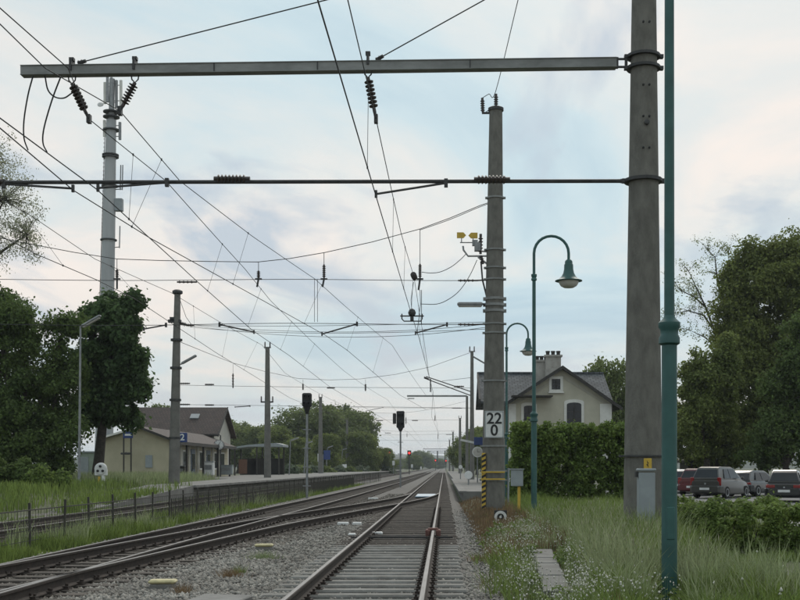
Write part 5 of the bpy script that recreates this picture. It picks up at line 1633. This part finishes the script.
# main block right gable window and end wall window
for y in (119.3, 123.2):
    w_ = MB().box((bx1 + .03, y, 2.2), (0.07, 1.4, 2.0)).build('window', TRIM, st)
    MB().box((bx1 + .075, y, 2.2), (0.03, 1.1, 1.7)).build('pane', GLASS, w_)
w_ = MB().box((-23.6, ay0 - .03, 1.9), (0.55, 0.07, 1.0)).build('vent_panel', GREYBOX, st)
MB().tube([(-25.4, ay0 - .1, 2.6), (-25.4, ay0 - .5, 2.55)], 0.05, 6).box((-25.3, ay0 - .6, 2.52), (0.75, 0.3, 0.16), bev=.04).build('wall_lamp', DSTEEL, st)
# clock
c = P(219, 445, 0.094)
t = thing('station_clock', 'round white platform clock on a bracket by the station building', 'clock', (c.x, c.y, 0.3))
MB().tube([(c.x + .1, c.y + .2, 0.3), (c.x + .1, c.y + .2, c.z + .9), (c.x, c.y, c.z + .95)], 0.06, 8).build('post', DSTEEL, t)
MB().lathe([(0.5, -.09), (0.5, 0.09), (0.46, 0.10)], (c.x, c.y, c.z), 24, m=Matrix.Rotation(R(90), 4, 'X')).build('case', DSTEEL, t)
MB().lathe([(0.45, 0), (0.44, 0.01)], (c.x, c.y - .10, c.z), 24, m=Matrix.Rotation(R(90), 4, 'X')).build('dial', WHT, t)
for k in range(12):
    a_ = k * math.pi / 6
    MB().box((c.x + .38 * math.sin(a_), c.y - .118, c.z + .38 * math.cos(a_)), (0.04, 0.008, 0.08), m=Matrix.Rotation(a_, 4, 'Y')).build('hour_mark', BLK, t)
MB().box((c.x + .06, c.y - .122, c.z + .14), (0.04, 0.008, 0.34), m=Matrix.Rotation(0.35, 4, 'Y')).build('hand', BLK, t)
MB().box((c.x - .10, c.y - .122, c.z + .02), (0.26, 0.008, 0.05), m=Matrix.Rotation(-0.15, 4, 'Y')).build('hand', BLK, t)
# platform number sign
c = P(182.5, 437.5, 0.079)
t = thing('platform_number_sign', 'blue sign with a white 2 on the near corner of the station', 'sign', (c.x, c.y, 0.3))
MB().box((c.x, c.y, c.z), (0.75, 0.08, 0.75), bev=.02).build('panel', BLUE, t)
me = text_mesh('2', 0.72, WHT)
o = bpy.data.objects.new('numeral', me); COL.objects.link(o); o.parent = t
o.location = (0, -0.05, c.z - 0.3); o.rotation_euler = (R(90), 0, 0)
MB().box((c.x - .55, c.y, c.z + .3), (0.5, 0.05, 0.05)).build('bracket', DSTEEL, t)
# station name board on two dark posts
c = P(127, 435.5, 0.074)
t = thing('station_name_board', 'blue board on two dark posts before the station end wall', 'sign', (c.x, c.y, 0.3))
for du in (-3.3, 4.0):
    q = P(127 + du, 437, 0.074)
    MB().tube([(q.x, c.y, 0.1), (q.x, c.y, c.z + .3)], 0.06, 8).build('post', DGREEN, t)
MB().box((c.x + .1, c.y - .08, c.z + .05), (0.72, 0.05, 0.5), bev=.015).build('board', BLUE, t)
MB().box((c.x + .12, c.y - .112, c.z + .05), (0.5, 0.008, 0.14)).build('white_line', WHT, t)
# small white round signal + cabinet by the maple trunk
c = P(101, 469, 0.053)
t = thing('shunting_signal', 'low white rounded signal with dark spots under the maple', 'signal', (c.x, c.y, 0.3))
MB().lathe([(0.3, -.1), (0.34, 0.0), (0.33, 0.08), (0.27, 0.12)], (c.x, c.y, c.z), 20, m=Matrix.Rotation(R(90), 4, 'X')).box((c.x, c.y + .02, c.z - .18), (0.66, 0.2, 0.34), bev=.03).build('face', WHT, t)
for (dx, dz) in ((0, 0.14), (-.13, -.1), (.13, -.1)):
    MB().lathe([(0.07, 0), (0.07, 0.06)], (c.x + dx, c.y - .12, c.z + dz), 10, m=Matrix.Rotation(R(90), 4, 'X')).build('lens', BLK, t)
MB().box((c.x + .12, c.y, 0.55), (0.14, 0.14, 0.9)).build('post', WHT, t)
MB().box((c.x - .1, c.y, 0.6), (0.1, 0.1, 0.7)).build('post', YEL, t)
c = P(89, 457, 0.070)
t = thing('relay_hut', 'small pale green relay cabinet behind the lamp post', 'cabinet', (c.x, c.y, 0.3))
MB().box((c.x, c.y, 1.35), (1.3, 0.9, 2.2), bev=.03).build('body', mat('pale green', (0.28, 0.33, 0.27), None, 2, 0.8), t)
MB().box((c.x, c.y, 2.5), (1.5, 1.1, 0.1)).build('roof', GREYBOX, t)
MB().box((c.x - .2, c.y - .47, 1.3), (0.6, 0.03, 1.7)).build('door', GREYBOX, t)
MB().box((c.x + .75, c.y - .1, 1.6), (0.25, 0.3, 2.6), bev=.02).build('side_box', WHT, t)
# vending machine and bins by the wall
for (u, v, s, d, m, lab, nm, cat) in ((209, 470, 0.089, (0.9, 0.7, 1.2), WHT, 'white vending machine against the station wall', 'ticket_machine', 'machine'), (226, 470, 0.098, (1.3, 0.6, 0.9), GREYBOX, 'grey bench box beside the station clock', 'salt_box', 'box'), (181, 471, 0.083, (0.7, 0.6, 0.8), DGREEN, 'dark litter bin at the station wall corner', 'litter_bin', 'bin')):
    c = P(u, v, s)
    t = thing(nm, lab, cat, (c.x, c.y, 0.7))
    MB().box((c.x, c.y, 0.7 + d[2] / 2), d, bev=.05).build('body', m, t)
    MB().box((c.x, c.y, 0.7 + d[2] + .03), (d[0] + .08, d[1] + .08, 0.06), bev=.02).build('lid', GREYBOX, t)
    MB().box((c.x, c.y - d[1] / 2 - .01, 0.7 + d[2] * .6), (d[0] * .7, 0.02, d[2] * .35)).build('front_panel', GALV, t)
# shelter
sh = thing('platform_shelter', 'flat roofed open shelter beyond the station building', 'shelter', (-21, 138, 0.3))
p0, p1 = P(233, 446, 0.12), P(285, 446, 0.12)
MB().prism([(p0.x, 136, 3.75), (p0.x + 2.2, 136, 4.1), (p1.x - .8, 136, 4.3), (p1.x, 136, 4.1), (p1.x, 136, 3.85), (p0.x + 2.2, 136, 3.85), (p0.x, 136, 3.55)], (0, 5, 0)).build('roof', GREYBOX, sh)
for x in (p0.x + .5, (p0.x + p1.x) / 2, p1.x - .5):
    for y in (136.4, 140.6):
        MB().box((x, y, 2.0), (0.16, 0.16, 3.6)).build('post', WOOD, sh)
MB().box(((p0.x + p1.x) / 2, 140.8, 1.5), (p1.x - p0.x - 1.2, 0.06, 2.0)).build('rear_panel', GLASS, sh)
o = thing('notice_board', 'brown notice board standing under the shelter', 'notice board', (p0.x + 1.4, 136.8, 0.3))
MB().box((p0.x + 1.4, 136.8, 1.5), (1.0, 0.12, 1.7), bev=.02).build('board', mat('brown board', (0.16, 0.08, 0.05), None, 3, 0.8), o)
MB().box((p0.x + 1.4, 136.8, 0.45), (0.12, 0.1, 0.5)).build('post', WOOD, o)
# blue/white sign on far platform
c = P(321, 457, 0.15)
t = thing('platform_sign', 'blue and white platform sign in front of the tree mass', 'sign', (c.x, c.y, 0.3))
MB().box((c.x + .9, c.y, c.z + .3), (1.0, 0.1, 1.4), bev=.02).build('blue_panel', BLUE, t)
MB().box((c.x - .2, c.y - .08, c.z - .1), (0.6, 0.06, 1.2), bev=.02).build('white_panel', WHT, t)
MB().tube([(c.x + .3, c.y, 0.2), (c.x + .3, c.y, c.z + .4)], 0.08, 8).build('post', GALV, t)
c = P(344.5, 466, 0.19)
t = thing('platform_sign', 'small white sign above the platform shrubs', 'sign', (c.x, c.y, 0.3))
MB().box((c.x, c.y, c.z), (0.85, 0.08, 0.65), bev=.02).build('panel', WHT, t)
MB().tube([(c.x, c.y + .1, 0.2), (c.x, c.y + .1, c.z)], 0.06, 8).build('post', GALV, t)
for (u, v, s, lab) in ((393.5, 463, 0.22, 'white marker board left of the main signal mast, near the red light'), (412, 466, 0.30, 'small pale marker board right of the main signal mast'), (421, 468, 0.36, 'tiny pale marker board farther down the line')):
    c = P(u, v, s)
    t = thing('track_marker', lab, 'marker board', (c.x, c.y, -0.3))
    MB().box((c.x, c.y, c.z), (0.55, 0.05, 1.0), bev=.02).build('panel', WHT, t)
    MB().tube([(c.x, c.y + .05, -0.4), (c.x, c.y + .05, c.z)], 0.06, 6).build('post', GALV, t)

# ------------------------------------------------------------------ mobile phone tower
ST = 0.10
t = thing('phone_tower', 'tall pale mobile phone tower behind the dark left trees', 'tower', (P(103.5, 0, ST).x, F * ST, 0))
def tx(v): return 103.5 + (467 - v) * 0.0225
TOWC = mat('tower concrete', (0.42, 0.43, 0.43), (0.34, 0.35, 0.355), 1.0, 0.85, stretch=(1, 1, .2))
pts = [P(tx(v), v, ST) for v in (480, 300, 200, 120)]
pts[0].z = -.3
MB().tube(pts, [0.95, 0.68, 0.60, 0.48], 20).build('shaft', TOWC, t, smooth=True)
MB().tube([P(tx(122), 122, ST), P(tx(78), 79, ST)], 0.28, 12).build('top_tube', GALV, t, smooth=True)
for v in (112, 117, 130, 155, 157, 240, 186, 300):
    c = P(tx(v), v, ST)
    MB().lathe([(0.45, -.06), (0.82, -.06), (0.82, .06), (0.45, .06)], c, 16).build('ring', DSTEEL, t)
for (du, v0_, v1_) in ((-7, 82, 104), (-3, 78, 104), (1, 79, 112), (4.5, 80, 108), (9, 80, 106), (-7.5, 120, 137), (8, 122, 140)):
    a_, b_ = P(tx(92) + du, v0_, ST), P(tx(92) + du, v1_, ST)
    dy = -0.5 if abs(du) < 4 else 0.0
    MB().box(((a_.x + b_.x) / 2, a_.y + dy, (a_.z + b_.z) / 2), (0.28, 0.16, a_.z - b_.z), bev=.04).build('panel_antenna', TRIM if du < -5 or du == 9 else GALV, t)
    for q in (.2, .8):
        c = a_.lerp(b_, q)
        MB().tube([c, P(tx(92), 467 - (c.z - CAMH) / ST, ST)], 0.04, 5).build('antenna_bracket', DSTEEL, t)
c = P(100, 103, ST)
MB().lathe([(0.05, 0), (0.3, -.15), (0.32, -.2)], c, 14, m=Matrix.Rotation(R(60), 4, 'X')).build('dish', WHT, t)
for du in (-6.0, -7.6):
    MB().tube([P(tx(300) + du, 300, ST), P(tx(130) + du + 1.5, 130, ST)], 0.035, 5).build('ladder_rail', DSTEEL, t)
for k in range(40):
    v = 135 + k * 4
    MB().tube([P(tx(v) - 5.8, v, ST), P(tx(v) - 7.4, v, ST)], 0.03, 4).build('ladder_rung', DSTEEL, t)
MB().box(P(tx(205) + 9.5, 205, ST), (0.8, 0.6, 1.25), bev=.04).build('equipment_box', GREYBOX, t)
for (v0_, v1_, du) in ((165, 190, 12.5), (165, 190, 10.5), (226, 248, 11)):
    MB().tube([P(tx(v0_) + du, v0_, ST), P(tx(v1_) + du, v1_, ST)], 0.06, 6).build('whip_antenna', GALV, t)
    MB().tube([P(tx(v1_), v1_, ST), P(tx(v1_) + du, v1_ - 1, ST)], 0.04, 5).build('antenna_bracket', DSTEEL, t)

# ------------------------------------------------------------------ cars
TYRE = mat('tyre', (0.02, 0.02, 0.02), None, 5, 0.9)
RIM = mat('alloy rim', (0.35, 0.36, 0.37), None, 5, 0.4, metal=0.7)
TAIL = mat('tail lamp', (0.25, 0.012, 0.012), (0.2, 0.01, 0.01), 3, 0.2, coat=0.6)
PLATE = mat('number plate', (0.7, 0.7, 0.68), None, 3, 0.5)
def ringsec(y, zb_, zt_, w, wt, n=5, rb=0.10, rt=0.12):
    """rounded cross section at y: bottom width w, top width wt"""
    pts = []
    def corner(cx_, cz_, r, a0, a1):
        for k in range(n):
            a_ = a0 + (a1 - a0) * k / (n - 1)
            pts.append((cx_ + r * math.cos(a_), y, cz_ + r * math.sin(a_)))
    corner(w / 2 - rb, zb_ + rb, rb, -math.pi / 2, 0)
    corner(wt / 2 - rt, zt_ - rt, rt, 0, math.pi / 2)
    corner(-wt / 2 + rt, zt_ - rt, rt, math.pi / 2, math.pi)
    corner(-w / 2 + rb, zb_ + rb, rb, math.pi, 1.5 * math.pi)
    return pts
def loft(secs):
    mb = MB()
    n = len(secs[0])
    vv = [p_ for s_ in secs for p_ in s_]
    ff = []
    for i in range(len(secs) - 1):
        for k in range(n):
            q = (k + 1) % n
            ff.append((i * n + k, i * n + q, (i + 1) * n + q, (i + 1) * n + k))
    ff.append(tuple(range(n - 1, -1, -1)))
    ff.append(tuple((len(secs) - 1) * n + k for k in range(n)))
    return mb.add(vv, ff)
def car(label, loc, rz, paint, L_=4.1, W=1.72, H=1.5, wagon=False, lamp='wide'):
    """rear at local y=0, nose at +y"""
    t = thing('parked_car', label, 'car', loc, 'cars parked in the lot', rz)
    def B(mb, nm, m, par=t, sm=False):
        return mb.build(nm, m, par, world=False, smooth=sm)
    belt = 0.60 * H
    body = loft([ringsec(0.02, 0.36, belt - .08, W * .86, W * .84), ringsec(0.10, 0.26, belt - .02, W * .95, W * .93), ringsec(0.45, 0.20, belt, W, W * .95), ringsec(L_ * .45, 0.18, belt + .0, W, W * .95),
                 ringsec(L_ * .70, 0.18, belt - .02, W, W * .93), ringsec(L_ * .86, 0.20, belt - .12, W * .98, W * .88), ringsec(L_ * .96, 0.24, belt - .22, W * .90, W * .78), ringsec(L_, 0.32, belt - .32, W * .78, W * .66)])
    bo_ = B(body, 'body', paint, sm=True)
    y0 = 0.10 if not wagon else 0.06
    rk = 0.42 if not wagon else 0.30
    cab = loft([ringsec(y0, belt - .1, belt + .06, W * .84, W * .82, rt=.03, rb=.03), ringsec(y0 + rk, belt - .1, H - .06, W * .86, W * .66, rt=.08, rb=.03), ringsec(y0 + rk + .35, belt - .1, H, W * .88, W * .66, rt=.09, rb=.03),
                ringsec(L_ * .48, belt - .1, H, W * .88, W * .66, rt=.09, rb=.03), ringsec(L_ * .56, belt - .1, H - .08, W * .88, W * .64, rt=.08, rb=.03), ringsec(L_ * .74, belt - .1, belt + .02, W * .84, W * .80, rt=.03, rb=.03)])
    B(cab, 'cabin', paint, sm=True)
    # rear screen: quad following the slope
    zA, zB = belt + .10, H - .14
    yA = y0 + rk * (zA - belt - .06) / (H - belt - .12) - .016
    yB = y0 + rk * (zB - belt - .06) / (H - belt - .12) - .016
    B(MB().prism([(-W * .36, yA, zA), (W * .36, yA, zA), (W * .30, yB, zB), (-W * .30, yB, zB)], (0, 0.02, 0)), 'rear_screen', GLASS)
    # side glass
    for sgn in (-1, 1):
        xa, xb = sgn * (W * .435 + .012), sgn * (W * .345 + .012)
        for (q0, q1) in ((0.16, 0.33), (0.345, 0.62)):
            ya, yb2 = L_ * q0, L_ * q1
            ytop0, ytop1 = ya + (.22 if q0 < .2 else 0), (yb2 - .0 if q1 < .5 else yb2 - .45)
            B(MB().prism([(xa, ya, belt + .05), (xa, yb2, belt + .05), (xb, ytop1, H - .13), (xb, ytop0, H - .13)], (-sgn * .02, 0, 0)), 'side_window', GLASS)
        if lamp == 'wide':
            B(MB().box((sgn * W * .34, 0.055, belt - .16), (W * .24, 0.09, 0.17), bev=.03), 'tail_light', TAIL)
        else:
            B(MB().box((sgn * W * .415, 0.09, belt - .10), (W * .12, 0.12, 0.42), bev=.03), 'tail_light', TAIL)
        B(MB().box((sgn * W * .54, L_ * .62, belt + .06), (0.16, 0.10, 0.13), bev=.03), 'wing_mirror', paint)
        for yw in (L_ * .19, L_ * .80):
            wh = B(MB().lathe([(0.20, -.10), (0.30, -.10), (0.315, -.06), (0.315, .06), (0.30, .10), (0.20, .10)], (sgn * (W / 2 - .10), yw, 0.315), 20, axis='X'), 'wheel', TYRE)
            B(MB().lathe([(0.205, -.085), (0.205, .105), (0.05, .09)] if sgn > 0 else [(0.05, -.09), (0.205, -.105), (0.205, .085)], (sgn * (W / 2 - .10), yw, 0.315), 16, axis='X'), 'rim', RIM, wh)
    B(loft([ringsec(-.07, 0.34, 0.62, W * .80, W * .80, rb=.06, rt=.06), ringsec(0.0, 0.27, 0.66, W * .93, W * .93, rb=.06, rt=.06), ringsec(0.25, 0.27, 0.66, W * 1.01, W * 1.01, rb=.06, rt=.06)]), 'rear_bumper', paint)
    B(MB().box((0, -.085, .50 if lamp != 'wide' else .52), (0.52, 0.015, 0.115)), 'number_plate', PLATE)
    B(MB().box((0, 0.012, belt - .22), (0.09, 0.03, 0.09), bev=.02), 'badge', RIM)
    return t
SILV = mat('silver paint', (0.075, 0.073, 0.067), (0.062, 0.06, 0.056), 1, 0.35, metal=0.5, coat=0.5)
REDP = mat('red paint', (0.11, 0.012, 0.016), (0.09, 0.01, 0.013), 1, 0.3, coat=0.6)
BLKP = mat('black car paint', (0.012, 0.013, 0.016), (0.010, 0.011, 0.013), 1, 0.25, coat=0.7)
DGRY = mat('dark grey paint', (0.055, 0.06, 0.07), (0.05, 0.055, 0.062), 1, 0.3, coat=0.6, metal=0.3)
WHTP = mat('white car paint', (0.6, 0.6, 0.6), (0.56, 0.56, 0.56), 1, 0.3, coat=0.5)
ZL = -0.15
def at(u, s): return ((u - 444) * s, F * s, ZL)
car('silver car with its tail lights towards us, tallest in the parked row', at(705, 0.0505), R(-36), SILV, 4.2, 1.74, 1.62, True, 'tall')
car('black hatchback parked at the right edge', at(784, 0.0450), R(-20), BLKP, 4.0, 1.72, 1.48, False, 'wide')
car('red car mostly hidden behind the silver car', at(691.5, 0.0555), R(-30), REDP, 4.0, 1.68, 1.52, True, 'tall')
car('dark grey car just right of the near lamp post', at(679, 0.0600), R(-28), DGRY, 4.3, 1.74, 1.46, False, 'wide')
car('pale car glimpsed between the grey cabinet and the near lamp post', at(657, 0.0620), R(-25), WHTP, 4.2, 1.72, 1.46, False, 'wide')
car('dark car between the silver car and the black hatchback', at(737, 0.0540), R(-42), BLKP, 4.2, 1.72, 1.42, False, 'wide')
# dark shed behind the cars
SS = 0.074
q0, q1 = P(684, 0, SS), P(728, 0, SS)
sd_ = thing('dark_shed', 'low dark shed roof behind the parked cars', 'shed', ((q0.x + q1.x) / 2, F * SS, -0.15))
zt_ = P(0, 456, SS).z
MB().box(((q0.x + q1.x) / 2, F * SS + 1.5, zt_ / 2 - .25), (q1.x - q0.x - .6, 3, zt_ + .1)).build('wall', WOOD, sd_)
MB().prism([(q0.x, F * SS - .3, zt_ - .3), ((q0.x + q1.x) / 2 + .4, F * SS - .3, zt_ + .45), (q1.x, F * SS - .3, zt_ + .1), (q1.x, F * SS - .3, zt_ - .1), ((q0.x + q1.x) / 2 + .4, F * SS - .3, zt_ + .25), (q0.x, F * SS - .3, zt_ - .5)], (0, 3.8, 0)).build('roof', WOOD, sd_)

# ------------------------------------------------------------------ hills
def hill(name, y, prof, m):
    mb = MB()
    vv, ff = [], []
    for (x, z) in prof:
        vv += [(x, y, -3), (x, y + 60, z * .75), (x, y + 200, z), (x, y + 700, -3)]
    for i in range(len(prof) - 1):
        for k in range(3):
            ff.append((i * 4 + k, i * 4 + 4 + k, i * 4 + 5 + k, i * 4 + 1 + k))
    o = mb.add(vv, ff).build(name, m)
    return tag(o, kind='structure')
HILL = mat('wooded hills', (0.05, 0.065, 0.04), (0.032, 0.045, 0.03), 0.02, 0.95, world=True)
pr = []
for k in range(81):
    x = -2600 + k * 65
    pr.append((x, 30 + 9 * math.sin(k * .43) + 5 * math.sin(k * 1.3 + 1) + 3 * random.random()))
hill('hills', 2300, pr, HILL)
pr = [(x - 20, z * .42 + 2.5 * random.random()) for x, z in pr]
hill('far_wood_hills', 1150, [(x * .5, z) for x, z in pr], HILL)

# ------------------------------------------------------------------ haze (air between here and the hills)
hzo = MB().box((0, 1600, 29), (9000, 5400, 64)).build('haze', mat('air', (0.5, 0.5, 0.5)))
tag(hzo, 'thin bluish evening haze', 'haze', kind='stuff')
hm = bpy.data.materials.new('haze air')
hm.use_nodes = True
hm.node_tree.nodes.clear()
pv = hm.node_tree.nodes.new('ShaderNodeVolumePrincipled')
pv.inputs['Color'].default_value = (0.80, 0.88, 0.95, 1)
pv.inputs['Density'].default_value = 0.00018
pv.inputs['Anisotropy'].default_value = 0.2
ho = hm.node_tree.nodes.new('ShaderNodeOutputMaterial')
hm.node_tree.links.new(pv.outputs[0], ho.inputs['Volume'])
hzo.data.materials.clear()
hzo.data.materials.append(hm)
